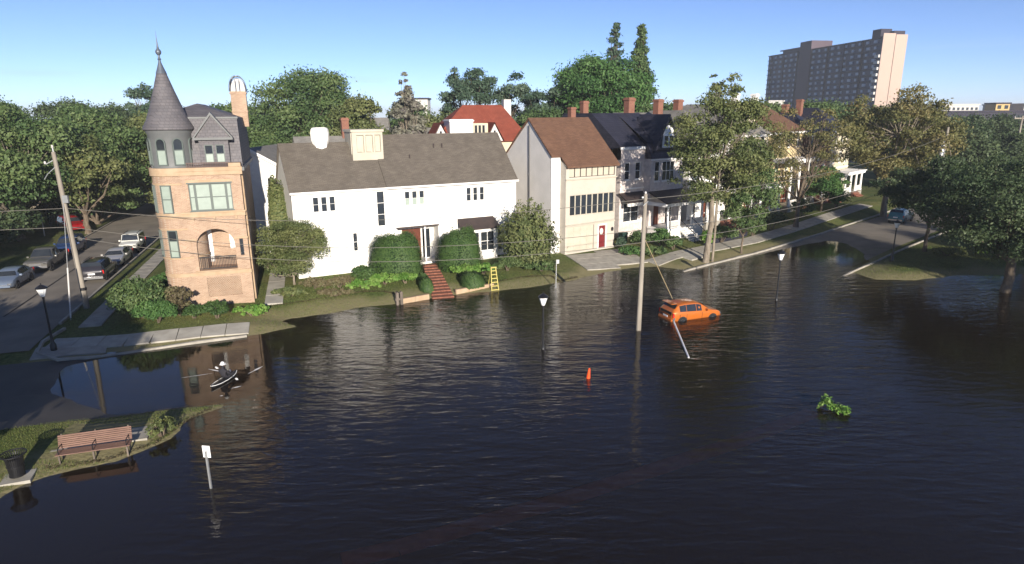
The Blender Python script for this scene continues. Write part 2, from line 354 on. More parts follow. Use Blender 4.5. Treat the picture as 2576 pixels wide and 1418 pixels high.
# ground material: lawn with worn patches, pale matted straw along the shore, mud below the water
gm = bpy.data.materials.new('lawn'); gm.use_nodes = True; N = gm.node_tree.nodes; L = gm.node_tree.links
p = N['Principled BSDF']; p.inputs['Roughness'].default_value = 0.95; p.inputs['Specular IOR Level'].default_value = 0.1
tc = N.new('ShaderNodeTexCoord'); n1 = N.new('ShaderNodeTexNoise'); n1.inputs['Scale'].default_value = 0.35; n1.inputs['Detail'].default_value = 8
n2 = N.new('ShaderNodeTexNoise'); n2.inputs['Scale'].default_value = 5; n2.inputs['Detail'].default_value = 6
L.new(tc.outputs['Object'], n1.inputs['Vector']); L.new(tc.outputs['Object'], n2.inputs['Vector'])
r1 = N.new('ShaderNodeValToRGB'); r1.color_ramp.elements[0].position = 0.35; r1.color_ramp.elements[1].position = 0.68
r1.color_ramp.elements[0].color = (0.075, 0.105, 0.030, 1); r1.color_ramp.elements[1].color = (0.145, 0.145, 0.056, 1)
r2 = N.new('ShaderNodeValToRGB'); r2.color_ramp.elements[0].position = 0.3; r2.color_ramp.elements[1].position = 0.7
r2.color_ramp.elements[0].color = (0.6, 0.6, 0.6, 1); r2.color_ramp.elements[1].color = (1.25, 1.25, 1.2, 1)
L.new(n1.outputs[0], r1.inputs[0]); L.new(n2.outputs[0], r2.inputs[0])
ml = N.new('ShaderNodeMixRGB'); ml.blend_type = 'MULTIPLY'; ml.inputs[0].default_value = 1; L.new(r1.outputs[0], ml.inputs[1]); L.new(r2.outputs[0], ml.inputs[2])
at = N.new('ShaderNodeAttribute'); at.attribute_name = 'shore'
ma = N.new('ShaderNodeMath'); ma.operation = 'MULTIPLY_ADD'; ma.inputs[1].default_value = 3.2; L.new(n1.outputs[0], ma.inputs[0])
mneg = N.new('ShaderNodeMath'); mneg.operation = 'MULTIPLY'; mneg.inputs[1].default_value = -1; L.new(at.outputs['Fac'], mneg.inputs[0]); L.new(mneg.outputs[0], ma.inputs[2])
rs = N.new('ShaderNodeMapRange'); rs.inputs[1].default_value = -0.9; rs.inputs[2].default_value = 0.5; L.new(ma.outputs[0], rs.inputs[0])
ms = N.new('ShaderNodeMixRGB'); ms.inputs[2].default_value = (0.225, 0.20, 0.105, 1); L.new(rs.outputs[0], ms.inputs[0]); L.new(ml.outputs[0], ms.inputs[1])
rm = N.new('ShaderNodeMapRange'); rm.inputs[1].default_value = -0.15; rm.inputs[2].default_value = -0.6; L.new(at.outputs['Fac'], rm.inputs[0])
mm = N.new('ShaderNodeMixRGB'); mm.inputs[2].default_value = (0.085, 0.062, 0.035, 1); L.new(rm.outputs[0], mm.inputs[0]); L.new(ms.outputs[0], mm.inputs[1])
L.new(mm.outputs[0], p.inputs['Base Color'])
bp = N.new('ShaderNodeBump'); bp.inputs['Strength'].default_value = 0.7; bp.inputs['Distance'].default_value = 0.08; L.new(n2.outputs[0], bp.inputs['Height']); L.new(bp.outputs[0], p.inputs['Normal'])
me.materials.append(gm); M['lawn'] = gm
ground = bpy.data.objects.new('ground', me); col.objects.link(ground); tag(ground, kind='structure')

# ------------------------------------------------------------------ flood water: brown, clear enough to see the flooded kerbs near the edge
wm = bpy.data.materials.new('flood_water'); wm.use_nodes = True; N = wm.node_tree.nodes; L = wm.node_tree.links
for n in list(N): N.remove(n)
out = N.new('ShaderNodeOutputMaterial'); gl = N.new('ShaderNodeBsdfGlossy'); gl.inputs['Roughness'].default_value = 0.04
tp = N.new('ShaderNodeBsdfTransparent'); tp.inputs['Color'].default_value = (0.80, 0.66, 0.48, 1)
df = N.new('ShaderNodeBsdfDiffuse'); df.inputs['Color'].default_value = (0.045, 0.031, 0.019, 1)
m0 = N.new('ShaderNodeMixShader'); m0.inputs[0].default_value = 0.25; L.new(tp.outputs[0], m0.inputs[1]); L.new(df.outputs[0], m0.inputs[2])
fr = N.new('ShaderNodeFresnel'); fr.inputs['IOR'].default_value = 1.44
m1 = N.new('ShaderNodeMixShader'); L.new(fr.outputs[0], m1.inputs[0]); L.new(m0.outputs[0], m1.inputs[1]); L.new(gl.outputs[0], m1.inputs[2])
tc = N.new('ShaderNodeTexCoord'); mp = N.new('ShaderNodeMapping'); mp.inputs['Rotation'].default_value = (0, 0, R(6)); mp.inputs['Scale'].default_value = (0.55, 1.9, 1)
mp2 = N.new('ShaderNodeMapping'); mp2.inputs['Rotation'].default_value = (0, 0, R(-11)); mp2.inputs['Scale'].default_value = (1.5, 4.2, 1)
L.new(tc.outputs['Object'], mp.inputs[0]); L.new(tc.outputs['Object'], mp2.inputs[0])
wv = N.new('ShaderNodeTexNoise'); wv.inputs['Scale'].default_value = 0.75; wv.inputs['Detail'].default_value = 2; wv.inputs['Roughness'].default_value = 0.5; wv.inputs['Distortion'].default_value = 0.6
na = N.new('ShaderNodeTexNoise'); na.inputs['Scale'].default_value = 0.9; na.inputs['Detail'].default_value = 3; na.inputs['Roughness'].default_value = 0.55; na.inputs['Distortion'].default_value = 0.4
L.new(mp.outputs[0], wv.inputs['Vector']); L.new(mp2.outputs[0], na.inputs['Vector'])
ad = N.new('ShaderNodeMath'); ad.operation = 'MULTIPLY_ADD'; ad.inputs[1].default_value = 1.9; L.new(wv.outputs[0], ad.inputs[0]); L.new(na.outputs[0], ad.inputs[2])
# wind reaches the open water; the corner by the bench and the flooded street lie in the lee
se = N.new('ShaderNodeSeparateXYZ'); L.new(tc.outputs['Object'], se.inputs[0])
c1 = N.new('ShaderNodeMapRange'); c1.interpolation_type = 'SMOOTHSTEP'; c1.inputs[1].default_value = -14.5; c1.inputs[2].default_value = -10; c1.inputs[3].default_value = 0.07; c1.inputs[4].default_value = 1
L.new(se.outputs['X'], c1.inputs[0])
sm = N.new('ShaderNodeMath'); sm.operation = 'MULTIPLY_ADD'; sm.inputs[1].default_value = 0.45; L.new(se.outputs['X'], sm.inputs[0]); L.new(se.outputs['Y'], sm.inputs[2])
c2 = N.new('ShaderNodeMapRange'); c2.interpolation_type = 'SMOOTHSTEP'; c2.inputs[1].default_value = 66; c2.inputs[2].default_value = 75; c2.inputs[3].default_value = 1; c2.inputs[4].default_value = 0.12
L.new(sm.outputs[0], c2.inputs[0])
ng = N.new('ShaderNodeTexNoise'); ng.inputs['Scale'].default_value = 0.09; ng.inputs['Detail'].default_value = 2; L.new(tc.outputs['Object'], ng.inputs['Vector'])
c3 = N.new('ShaderNodeMapRange'); c3.inputs[1].default_value = 0.32; c3.inputs[2].default_value = 0.62; c3.inputs[3].default_value = 0.35; c3.inputs[4].default_value = 1.35; L.new(ng.outputs[0], c3.inputs[0])
k1 = N.new('ShaderNodeMath'); k1.operation = 'MULTIPLY'; L.new(c1.outputs[0], k1.inputs[0]); L.new(c2.outputs[0], k1.inputs[1])
k2 = N.new('ShaderNodeMath'); k2.operation = 'MULTIPLY'; L.new(k1.outputs[0], k2.inputs[0]); L.new(c3.outputs[0], k2.inputs[1])
k3 = N.new('ShaderNodeMath'); k3.operation = 'MULTIPLY'; k3.inputs[1].default_value = 0.029; L.new(k2.outputs[0], k3.inputs[0])
bp = N.new('ShaderNodeBump'); bp.inputs['Strength'].default_value = 1.0; L.new(k3.outputs[0], bp.inputs['Distance']); L.new(ad.outputs[0], bp.inputs['Height'])
L.new(bp.outputs[0], gl.inputs['Normal']); L.new(bp.outputs[0], fr.inputs['Normal'])
L.new(m1.outputs[0], out.inputs['Surface'])
va = N.new('ShaderNodeVolumeAbsorption'); va.inputs['Color'].default_value = (0.55, 0.34, 0.16, 1); va.inputs['Density'].default_value = 1.7
L.new(va.outputs[0], out.inputs['Volume'])
M['flood_water'] = wm
b = MB(); b.box(-320, 420, -260, 330, -1.6, 0.0)
water = b.build('water', wm); tag(water, kind='structure')

# ------------------------------------------------------------------ streets, kerbs, pavements (draped on the ground)
def drape_strip(mb, pts, w0, w1, off, thick=0.0, step=0.5, lat=None):
    """strip along polyline pts (world xy) between lateral offsets w0..w1 (right positive)"""
    P = [Vector(p) for p in pts]; out = []
    for i in range(len(P)-1):
        n = max(1, int((P[i+1]-P[i]).length/step))
        out += [P[i].lerp(P[i+1], k/n) for k in range(n)]
    out.append(P[-1]); m = len(out); dirs = []
    for i in range(m):
        d = (out[min(i+1, m-1)] - out[max(i-1, 0)]).normalized(); dirs.append(Vector((d.y, -d.x)))
    nl = lat or max(1, int(abs(w1-w0)/0.6)); rows = []
    X = np.array([[out[i].x + dirs[i].x*(w0+(w1-w0)*j/nl) for j in range(nl+1)] for i in range(m)])
    Y = np.array([[out[i].y + dirs[i].y*(w0+(w1-w0)*j/nl) for j in range(nl+1)] for i in range(m)])
    Zh = hgt(X, Y) + off; k = nl+1
    vs = np.stack([X, Y, Zh], -1).reshape(-1, 3).tolist()
    fs = [(i*k+j, i*k+j+1, (i+1)*k+j+1, (i+1)*k+j) for i in range(m-1) for j in range(nl)]
    if thick:
        nb = len(vs); vs += [(x, y, z-thick) for x, y, z in vs]
        for i in range(m-1):
            fs += [(i*k, (i+1)*k, nb+(i+1)*k, nb+i*k), ((i+1)*k+nl, i*k+nl, nb+i*k+nl, nb+(i+1)*k+nl)]
        for j in range(nl):
            fs += [(j+1, j, nb+j, nb+j+1), ((m-1)*k+j, (m-1)*k+j+1, nb+(m-1)*k+j+1, nb+(m-1)*k+j)]
    mb.add(vs, fs)
def along(p, d, t): return (p[0]+d[0]*t, p[1]+d[1]*t)

ls = [along(LS_P, LS_D, t) for t in (-14, -7.5, 0, 15, 30, 50, 75)]
b = MB(); drape_strip(b, ls, -5.0, 3.0, 0.05); 
tag(b.build('street', M['asphalt']), kind='structure')
NEAR_ST = [(-70, 11.0), (-45, 21.2), (-25, 29.3), (-15.5, 33.0), (-8, 36.0)]
# the near street, running past the bench to the water
b = MB(); drape_strip(b, NEAR_ST, -4.55, 4.65, 0.02)
tag(b.build('street', M['wet_shaded_asphalt']), kind='structure')
b = MB(); drape_strip(b, [(16.5, 49.3), (28.2, 59.0), (40, 69.3), (52, 79.9), (75, 101), (110, 135)], -4.2, 4.2, 0.03)
tag(b.build('street', M['asphalt']), kind='structure')
# tar seam in the left street
b = MB(); drape_strip(b, [along(LS_P, LS_D, t) for t in (-6, 2, 8, 14)], -1.2, -1.07, 0.07, lat=1)
b.build('tar_seam', M['tar'], bpy.data.objects['street'])
# kerbs
def kerb(pts, side=0.0):
    b = MB(); drape_strip(b, pts, side-0.08, side+0.08, 0.16, thick=0.2, lat=1)
    return tag(b.build('kerb', M['concrete']), kind='structure')
kerb([along(LS_P, LS_D, t) for t in (-9, 0, 15, 30, 45)], 3.08)
kerb([along(LS_P, LS_D, t) for t in (-8, 0, 15, 30, 45)], -5.08)
kerb([(-28.9, 38.6), (-28.6, 36.2), (-27.7, 34.5), (-26.0, 33.7), (-23.1, 35.0), (-20.1, 36.5), (-16.9, 37.9)])
kerb([(15.2, 54.2), (18.9, 57.2), (25.3, 62.2), (35.4, 70.9), (53, 87.4)])
kerb([(26.8, 51.0), (31.2, 54.7), (34.4, 57.5), (46, 67.8), (60, 80)])
# pavement slabs: each slab a piece
def slabs(name, pts, w0, w1, n, m_, off=0.09, gap=0.02, parent=None):
    par = parent or tag(empty(name, (pts[0][0], pts[0][1], h1(*pts[0]))), kind='structure'); P = [Vector(p) for p in pts]
    seg = [(P[i+1]-P[i]).length for i in range(len(P)-1)]; tot = sum(seg)
    def pt(s):
        for i, l in enumerate(seg):
            if s <= l or i == len(seg)-1:
                d = (P[i+1]-P[i]).normalized(); return P[i] + d*s, Vector((d.y, -d.x))
            s -= l
    for i in range(n):
        s0, s1 = tot*i/n + gap, tot*(i+1)/n - gap; (a, na_), (c, nc) = pt(s0), pt(s1)
        if (na_-nc).length > 0.02: na_ = nc = (na_+nc).normalized()
        q = [a+na_*w0, a+na_*w1, c+nc*w1, c+nc*w0]; dzr = rng.uniform(-0.008, 0.008)
        zt = [h1(v.x, v.y)+off+dzr for v in q]; lx, ly, lz = par.location
        vs = [(v.x-lx, v.y-ly, z-lz) for v, z in zip(q, zt)] + [(v.x-lx, v.y-ly, z-0.14-lz) for v, z in zip(q, zt)]
        bb = MB(); bb.add(vs, [(0,3,2,1),(0,1,5,4),(1,2,6,5),(2,3,7,6),(3,0,4,7)]); bb.build('slab', m_, par, dz=0)
    return par
slabs('pavement', [along(LS_P, LS_D, t) for t in (-10.2, 15, 27)], 4.45, 5.75, 26, M['concrete'])
slabs('pavement', [(-28.0, 35.9), (-23.7, 36.85), (-20.5, 38.0), (-17.2, 39.1)], -0.85, 0.8, 8, M['light_concrete'])
slabs('pavement', [(13.0, 57.1), (18.6, 61.3), (25.6, 66.3), (34.6, 74.4), (50.5, 89.5)], -0.8, 0.9, 32, M['concrete'])
b = MB(); drape_strip(b, [(-27.9, 34.4), (-24.6, 36.0)], -0.9, 0.9, 0.07, thick=0.1); tag(b.build('kerb_ramp', M['concrete']), kind='structure')
# concrete walk beside the brick house, driveway, brick walk
slabs('path', [(-18.0, 43.6), (-20.6, 52.0)], 0.1, 1.35, 5, M['light_concrete'], off=0.1)
dv = tag(empty('driveway', (6.5, 55.5, 0.3)), kind='structure')
slabs('driveway', [(6.9, 54.4), (5.3, 58.7)], -0.2, 3.2, 3, M['concrete'], off=0.07, parent=dv)
slabs('driveway', [(9.7, 56.2), (8.2, 60.5)], -0.2, 3.2, 3, M['concrete'], off=0.07, parent=dv)
slabs('path', [(16.3, 58.3), (18.5, 60.2)], -0.9, 0.9, 2, M['light_concrete'], off=0.13)

# ------------------------------------------------------------------ building helpers (local frame: x along the facade, y into the house, z world height)
def house(name, loc, az, zb, label, cat='house', group=None):
    o = empty(name, (loc[0], loc[1], zb), azr(az), label, cat, group); ZB[o.name] = zb; return o

def wall_panel(b, u0, u1, z0, z1, y, holes=(), depth=0.16, back=None):
    """front wall at y with openings (u0,u1,z0,z1[,rise]) and their reveals; rise = height of an arched head"""
    us = sorted({u0, u1, *[h[0] for h in holes], *[h[1] for h in holes]}); zs = sorted({z0, z1, *[h[2] for h in holes], *[h[3] for h in holes]})
    us = [u for u in us if u0 <= u <= u1]; zs = [z for z in zs if z0 <= z <= z1]
    for i in range(len(us)-1):
        for j in range(len(zs)-1):
            cu, cz = (us[i]+us[i+1])/2, (zs[j]+zs[j+1])/2
            if any(h[0] < cu < h[1] and h[2] < cz < h[3] for h in holes): continue
            b.quad((us[i], y, zs[j]), (us[i+1], y, zs[j]), (us[i+1], y, zs[j+1]), (us[i], y, zs[j+1]))
    for h in holes:
        a, c, lo, hi = h[:4]; rise = h[4] if len(h) > 4 else 0; d = h[5] if len(h) > 5 else depth; y2 = y+d
        b.quad((a, y, lo), (a, y2, lo), (c, y2, lo), (c, y, lo))
        b.quad((a, y, lo), (a, y, hi-rise), (a, y2, hi-rise), (a, y2, lo)); b.quad((c, y, lo), (c, y2, lo), (c, y2, hi-rise), (c, y, hi-rise))
        if not rise: b.quad((a, y, hi), (c, y, hi), (c, y2, hi), (a, y2, hi)); continue
        n = 18; pts = []
        for k in range(n+1):
            t = math.pi*(1-k/n); pts.append(((a+c)/2 + (c-a)/2*math.cos(t), hi-rise+rise*math.sin(t)))
        for k in range(n):
            (x0, q0), (x1, q1) = pts[k], pts[k+1]
            b.quad((x0, y, q0), (x1, y, q1), (x1, y, hi), (x0, y, hi))
            b.quad((x0, y, q0), (x0, y2, q0), (x1, y2, q1), (x1, y, q1))

def window(root, u0, u1, z0, z1, y, fm, cols=1, rows=1, fw_=0.06, blind=None, rec=0.08, pm='glass', name='window', sill=None):
    """frame ring with bars (part) > panes and blind (sub-parts)"""
    b = MB(); ya, yb = y+rec-0.03, y+rec+0.03
    b.box(u0, u1, ya, yb, z0, z0+fw_); b.box(u0, u1, ya, yb, z1-fw_, z1)
    b.box(u0, u0+fw_, ya, yb, z0+fw_, z1-fw_); b.box(u1-fw_, u1, ya, yb, z0+fw_, z1-fw_)
    iu0, iu1, iz0, iz1 = u0+fw_, u1-fw_, z0+fw_, z1-fw_; cw, rh = (iu1-iu0)/cols, (iz1-iz0)/rows; t = fw_*0.38
    for c in range(1, cols): b.box(iu0+c*cw-t, iu0+c*cw+t, ya+0.004, yb-0.004, iz0, iz1)
    for r in range(1, rows): b.box(iu0, iu1, ya+0.008, yb-0.008, iz0+r*rh-t, iz0+r*rh+t)
    w = b.build(name, fm, root)
    for c in range(cols):
        for r in range(rows):
            tc_ = t if 0 < c else 0; pb = MB()
            pb.box(iu0+c*cw+(t if c else 0)+.002, iu0+(c+1)*cw-(t if c < cols-1 else 0)-.002, y+rec, y+rec+0.012, iz0+r*rh+(t if r else 0)+.002, iz0+(r+1)*rh-(t if r < rows-1 else 0)-.002)
            m_ = M[pm]
            if blind is not None and r < blind: m_ = M['blind']
            pb.build('blind' if m_ is M['blind'] else 'pane', m_, w)
    if sill:
        sb = MB(); sb.box(u0-0.06, u1+0.06, y-0.07, y+rec-0.035, z0-0.1, z0-0.002); sb.build('sill', M[sill], w)
    return w

def solid_sides(b, u0, u1, z0, z1, y0, y1, left=True, right=True, back=True):
    if left: b.quad((u0, y1, z0), (u0, y0, z0), (u0, y0, z1), (u0, y1, z1))
    if right: b.quad((u1, y0, z0), (u1, y1, z0), (u1, y1, z1), (u1, y0, z1))
    if back: b.quad((u1, y1, z0), (u0, y1, z0), (u0, y1, z1), (u1, y1, z1))

def slab_roof(b, pts, t=0.12):
    """roof plane with thickness: pts four 3-D corners, counter-clockwise from above"""
    n = len(pts); vs = [tuple(p) for p in pts] + [(p[0], p[1], p[2]-t) for p in pts]
    b.add(vs, [tuple(range(n)), tuple(range(2*n-1, n-1, -1))] + [((i+1) % n, i, n+i, n+(i+1) % n) for i in range(n)])

def balusters(b, p0, p1, z0, z1, n, r=0.018):
    p0 = Vector(p0); p1 = Vector(p1)
    for i in range(n):
        q = p0.lerp(p1, (i+.5)/n); b.box(q.x-r, q.x+r, q.y-r, q.y+r, z0, z1)

# ------------------------------------------------------------------ brick house with the round turret
BH = house('brick_house', (-18.80, 44.15), 71, 0.5, 'tan brick house with round turret, slate cone roof and spire')
tb = M['tan_brick']
b = MB()
wall_panel(b, -3.95, 0, 0.3, 10.0, 0, [(-3.36, -0.66, 7.28, 9.15, 0, .18), (-3.32, -0.86, 3.08, 6.0, 1.15, .5), (-3.82, -3.58, 4.0, 5.2, 0, .4), (-0.55, -0.31, 4.0, 5.2, 0, .4), (-2.95, -0.75, 1.15, 2.55, 0, .22)])
solid_sides(b, -3.95, 0, 0.3, 10.0, 0, 12)
b.quad((-5.4, 12, .3), (-5.4, 1.45, .3), (-5.4, 1.45, 10), (-5.4, 12, 10)); b.quad((-3.95, 12, .3), (-5.4, 12, .3), (-5.4, 12, 10), (-3.95, 12, 10))
b.quad((-5.4, 1.4, 10), (0, .01, 10), (0, 12, 10), (-5.4, 12, 10))
# loggia inside the arch
b.box(-3.9, -0.05, 2.0, 2.2, 2.9, 6.6); b.box(-3.9, -.05, .5, 2.0, 2.85, 3.0); b.box(-3.9, -.05, .5, 2.0, 6.3, 6.5)
b.build('wall', tb, BH)
b = MB()
for z, o, t in ((9.72, .10, .28), (10.0, .16, .24)): b.box(-3.99, .12+o*.3, -o, 0.6, z, z+t-.004)
b.box(-4.0, .06, -.09, .0, 6.86, 7.14); b.box(-4.02, .1, -.15, -.0, 7.14, 7.24)
b.box(-3.48, -.54, -.05, .0, 9.18, 9.42); b.box(-3.99, .04, -.06, 0, 2.72, 2.98); b.box(-.68, .1, -.14, .55, 10.246, 10.5)
b.box(-3.6, -.6, -.07, .0, 3.0, 3.07)
for u in (-3.3, -1.95, -.55): b.box(u-.07, u+.07, -.14, 0, 6.68, 6.855)
b.box(-3.99, -3.28, -.05, 0, 5.22, 5.36); b.box(-.86, .04, -.05, 0, 5.22, 5.36)
b.each('stone_course', M['sandstone'], BH)
b = MB()      # pierced brick panel under the porch
for i in range(15):
    for j in range(16):
        u = -2.95+2.2*i/15; z = 1.15+1.4*j/16
        off = (2.2/30) if j % 2 else 0
        b.box(u+off, min(u+off+0.09, -.755), .05, .16, z, z+1.4/16-.002)
b.add([(-2.95, .2, 1.15), (-.75, .2, 1.15), (-.75, .2, 2.55), (-2.95, .2, 2.55)], [(0, 1, 2, 3)])
b.build('pierced_brick_panel', tb, BH)
# loggia: pale door and curtain panels, railing
b = MB(); b.box(-3.3, -2.5, 1.9, 1.99, 3.3, 5.9); b.box(-1.35, -.55, 1.9, 1.99, 4.2, 5.9); b.each('panel', M['white_paint'], BH)
b = MB(); b.box(-3.30, -.88, .18, .22, 3.95, 4.02); b.box(-3.30, -.88, .18, .22, 3.14, 3.19); balusters(b, (-3.28, .2), (-.9, .2), 3.19, 3.95, 24, .014); b.build('railing', M['iron'], BH)
for u0, u1 in ((-3.82, -3.58), (-.55, -.31)):
    window(BH, u0, u1, 4.0, 5.2, .1, M['iron'], 1, 2, .03)
# triple window on the second floor
w = window(BH, -3.36, -2.98, 7.28, 9.15, 0.05, M['green_grey_frame'], 1, 2, .07, blind=2)
window(BH, -2.976, -2.0, 7.28, 9.15, 0.05, M['green_grey_frame'], 1, 2, .08, blind=2)
window(BH, -1.996, -1.02, 7.28, 9.15, 0.05, M['green_grey_frame'], 1, 2, .08, blind=2)
window(BH, -1.016, -.66, 7.28, 9.15, 0.05, M['green_grey_frame'], 1, 2, .07, blind=2)
b = MB(); b.box(-3.44, -.58, -.06, -.004, 9.15, 9.19+.05); b.box(-3.44, -.58, -.09, -.004, 7.245, 7.3); b.each('window_hood', M['green_grey_frame'], BH)
# turret
TX, TY, TR = -4.22, 1.42, 1.46
b = MB(); b.lathe([(TR, .2), (TR, 10.0)], TX, TY, 40); b.build('turret', tb, BH, smooth=True)
b = MB()
for z0, z1, o in ((2.72, 2.98, .05), (4.0, 4.12, .05), (6.02, 6.14, .05), (6.86, 7.2, .08), (9.1, 9.22, .05), (9.72, 10.24, .12)):
    b.lathe([(TR-.03, z0), (TR+o, z0), (TR+o, z1), (TR-.03, z1)], TX, TY, 40, cap=False)
b.each('stone_course', M['sandstone'], BH, smooth=True)
b = MB(); b.lathe([(1.38, 10.2), (1.40, 10.3), (1.38, 10.42), (1.38, 12.45), (1.46, 12.6), (1.46, 12.8), (1.3, 12.85)], TX, TY, 40); tw = b.build('turret_drum', M['grey_paint'], BH, smooth=True)
b = MB(); b.lathe([(1.56, 12.72), (1.60, 12.78), (1.58, 12.9), (1.30, 13.4), (.95, 14.35), (.62, 15.35), (.36, 16.2), (.30, 16.4)], TX, TY, 40); b.build('cone_roof', M['slate'], BH, smooth=True)
b = MB(); b.lathe([(.34, 16.36), (.2, 16.75), (.10, 17.05), (.07, 17.2), (.12, 17.26), (.07, 17.35), (.06, 17.5), (.15, 17.6), (.19, 17.72), (.15, 17.84), (.08, 17.92), (.055, 18.1), (.025, 18.5), (.005, 19.05)], TX, TY, 14)
b.build('spire', M['zinc'], BH, smooth=True)
def turret_window(phi, w, z0, z1, zsplit, arch):
    """window on the turret; phi measured from its front (toward -y), + to the right"""
    r = TR if z1 < 10 else 1.38
    def P(u, d, z):
        c, s = math.cos(phi), math.sin(phi); return (TX + s*(r+d) + c*u, TY - c*(r+d) + s*u, z)
    def plate(b, pts, d0, d1):
        n = len(pts); b.add([P(u, d1, z) for u, z in pts] + [P(u, d0, z) for u, z in pts], [tuple(range(n)), tuple(range(2*n-1, n-1, -1))] + [((i+1) % n, i, n+i, n+(i+1) % n) for i in range(n)])
    def shape(g):
        hw = w/2+g; pts = [(-hw, z0-g), (hw, z0-g)]
        if arch: pts += [(hw*math.cos(math.pi*k/10), z1-w/2+hw*math.sin(math.pi*k/10)) for k in range(11)]
        else: pts += [(hw, z1+g), (-hw, z1+g)]
        return pts
    b = MB(); o = shape(.07); i_ = shape(0); n = len(o)
    vs = [P(u, .05, z) for u, z in o] + [P(u, .05, z) for u, z in i_] + [P(u, -.1, z) for u, z in o] + [P(u, -.06, z) for u, z in i_]
    fs = []
    for k in range(n):
        k2 = (k+1) % n; fs += [(k, k2, n+k2, n+k), (k2, k, 2*n+k, 2*n+k2), (n+k, n+k2, 3*n+k2, 3*n+k)]
    b.add(vs, fs); plate(b, [(-w/2, zsplit-.03), (w/2, zsplit-.03), (w/2, zsplit+.03), (-w/2, zsplit+.03)], -.05, .03)
    wd = b.build('window', M['green_grey_frame'], BH)
    b = MB(); top = [(u, max(z, zsplit+.03)) for u, z in shape(-.002)]; plate(b, top, -.05, .004); b.build('pane', M['glass'] if arch or z1 < 7 else M['blind'], wd)
    b = MB(); plate(b, [(-w/2+.002, z0+.002), (w/2-.002, z0+.002), (w/2-.002, zsplit-.032), (-w/2+.002, zsplit-.032)], -.05, .006); b.build('blind', M['blind'], wd)
turret_window(R(-19), .52, 10.48, 12.14, 11.42, True); turret_window(R(24), .52, 10.48, 12.14, 11.42, True)
turret_window(R(-66), .5, 10.48, 12.14, 11.42, True); turret_window(R(70), .5, 10.48, 12.14, 11.42, True)
turret_window(R(-21), .58, 7.25, 9.05, 8.15, False); turret_window(R(-72), .58, 7.25, 9.05, 8.15, False)
turret_window(R(-20), .52, 4.18, 5.98, 5.3, False); turret_window(R(-72), .52, 4.18, 5.98, 5.3, False)
# mansard roof, dormer, balcony rail, chimney
b = MB()
fr_ = [(-5.5, .75, 10.2), (.18, .75, 10.2), (.10, 1.35, 13.5), (-5.3, 1.35, 13.5)]; bk = [(-5.5, 12.1, 10.2), (.18, 12.1, 10.2), (.1, 11.5, 13.5), (-5.3, 11.5, 13.5)]
b.quad(*fr_); b.quad(fr_[1], bk[1], bk[2], fr_[2]); b.quad(bk[0], fr_[0], fr_[3], bk[3]); b.quad(bk[1], bk[0], bk[3], bk[2])
rg = [(-2.6, 4.0, 14.5), (-2.6, 9.0, 14.5)]
b.add([fr_[3], fr_[2], rg[0]], [(0, 1, 2)]); b.quad(fr_[2], bk[2], rg[1], rg[0]); b.quad(bk[3], fr_[3], rg[0], rg[1]); b.add([bk[2], bk[3], rg[1]], [(0, 1, 2)])
b.build('mansard_roof', M['slate'], BH)
b = MB(); b.box(-5.3, .16, 1.28, 1.42, 13.44, 13.56); b.box(.1, .3, -.05, 12.0, 9.95, 10.2); b.each('roof_trim', M['grey_paint'], BH)
b = MB(); wall_panel(b, -2.4, -.55, 10.25, 12.12, .42, [(-2.1, -1.55, 10.5, 11.72), (-1.4, -.85, 10.5, 11.72)], depth=.1); solid_sides(b, -2.4, -.55, 10.25, 12.12, .42, 1.4, back=False)
dm = b.build('dormer', M['slate'], BH)
b = MB(); b.prism([(-2.62, 12.12), (-.33, 12.12), (-1.475, 13.68)], .40, 3.2, 'y'); b.build('gable', M['slate'], dm)
b = MB(); b.box(-2.72, -.23, .2, .42, 12.04, 12.2)
for sx in (-1, 1):
    x0, x1 = -1.475, -1.475+sx*1.25
    b.add([(x0, .26, 13.86), (x1, .26, 12.18), (x1, .26, 12.05), (x0, .26, 13.66), (x0, 1.2, 13.86), (x1, 1.2, 12.18), (x1, 1.2, 12.05), (x0, 1.2, 13.66)], [(0,1,2,3), (7,6,5,4), (0,4,5,1), (2,6,7,3), (1,5,6,2), (0,3,7,4)])
b.build('pediment_trim', M['grey_paint'], dm)
for u0 in (-2.1, -1.4):
    window(dm, u0, u0+.55, 10.5, 11.72, .42, M['green_grey_frame'], 1, 2, .06, blind=1, rec=.05)
b = MB(); b.box(-3.3, -.62, -.06, -.02, 10.52, 10.57); b.box(-3.3, -.62, -.06, -.02, 10.25, 10.29); balusters(b, (-3.3, -.04), (-.62, -.04), 10.29, 10.52, 26, .022); b.build('balcony_rail', M['rust_rail'], BH)
b = MB(); b.box(-.62, .5, 8.2, 9.1, 12.8, 15.5); b.box(-.68, .56, 8.14, 9.16, 15.3, 15.44); b.box(-.66, .54, 8.16, 9.14, 13.9, 14.02); ch = b.build('chimney', M['tan_brick'], BH)
b = MB()
for yy in (8.2, 8.65, 9.1):      # pointed metal hood over the flue
    for sg in (-1, 1): b.tube([(-.06+sg*.6*math.cos(t)**.8 if math.cos(t) > 0 else -.06, yy, 15.5+1.15*math.sin(t)) for t in [math.pi/2*k/8 for k in range(9)]], .05, 6)
b.tube([(-.06, 8.15, 16.65), (-.06, 9.15, 16.65)], .05, 6)
b.tube([(-.2, 8.2, 15.5), (-.2, 8.2, 16.4)], .03, 5); b.tube([(.08, 8.2, 15.5), (.08, 8.2, 16.4)], .03, 5)
b.build('chimney_hood', M['zinc'], ch, smooth=True)
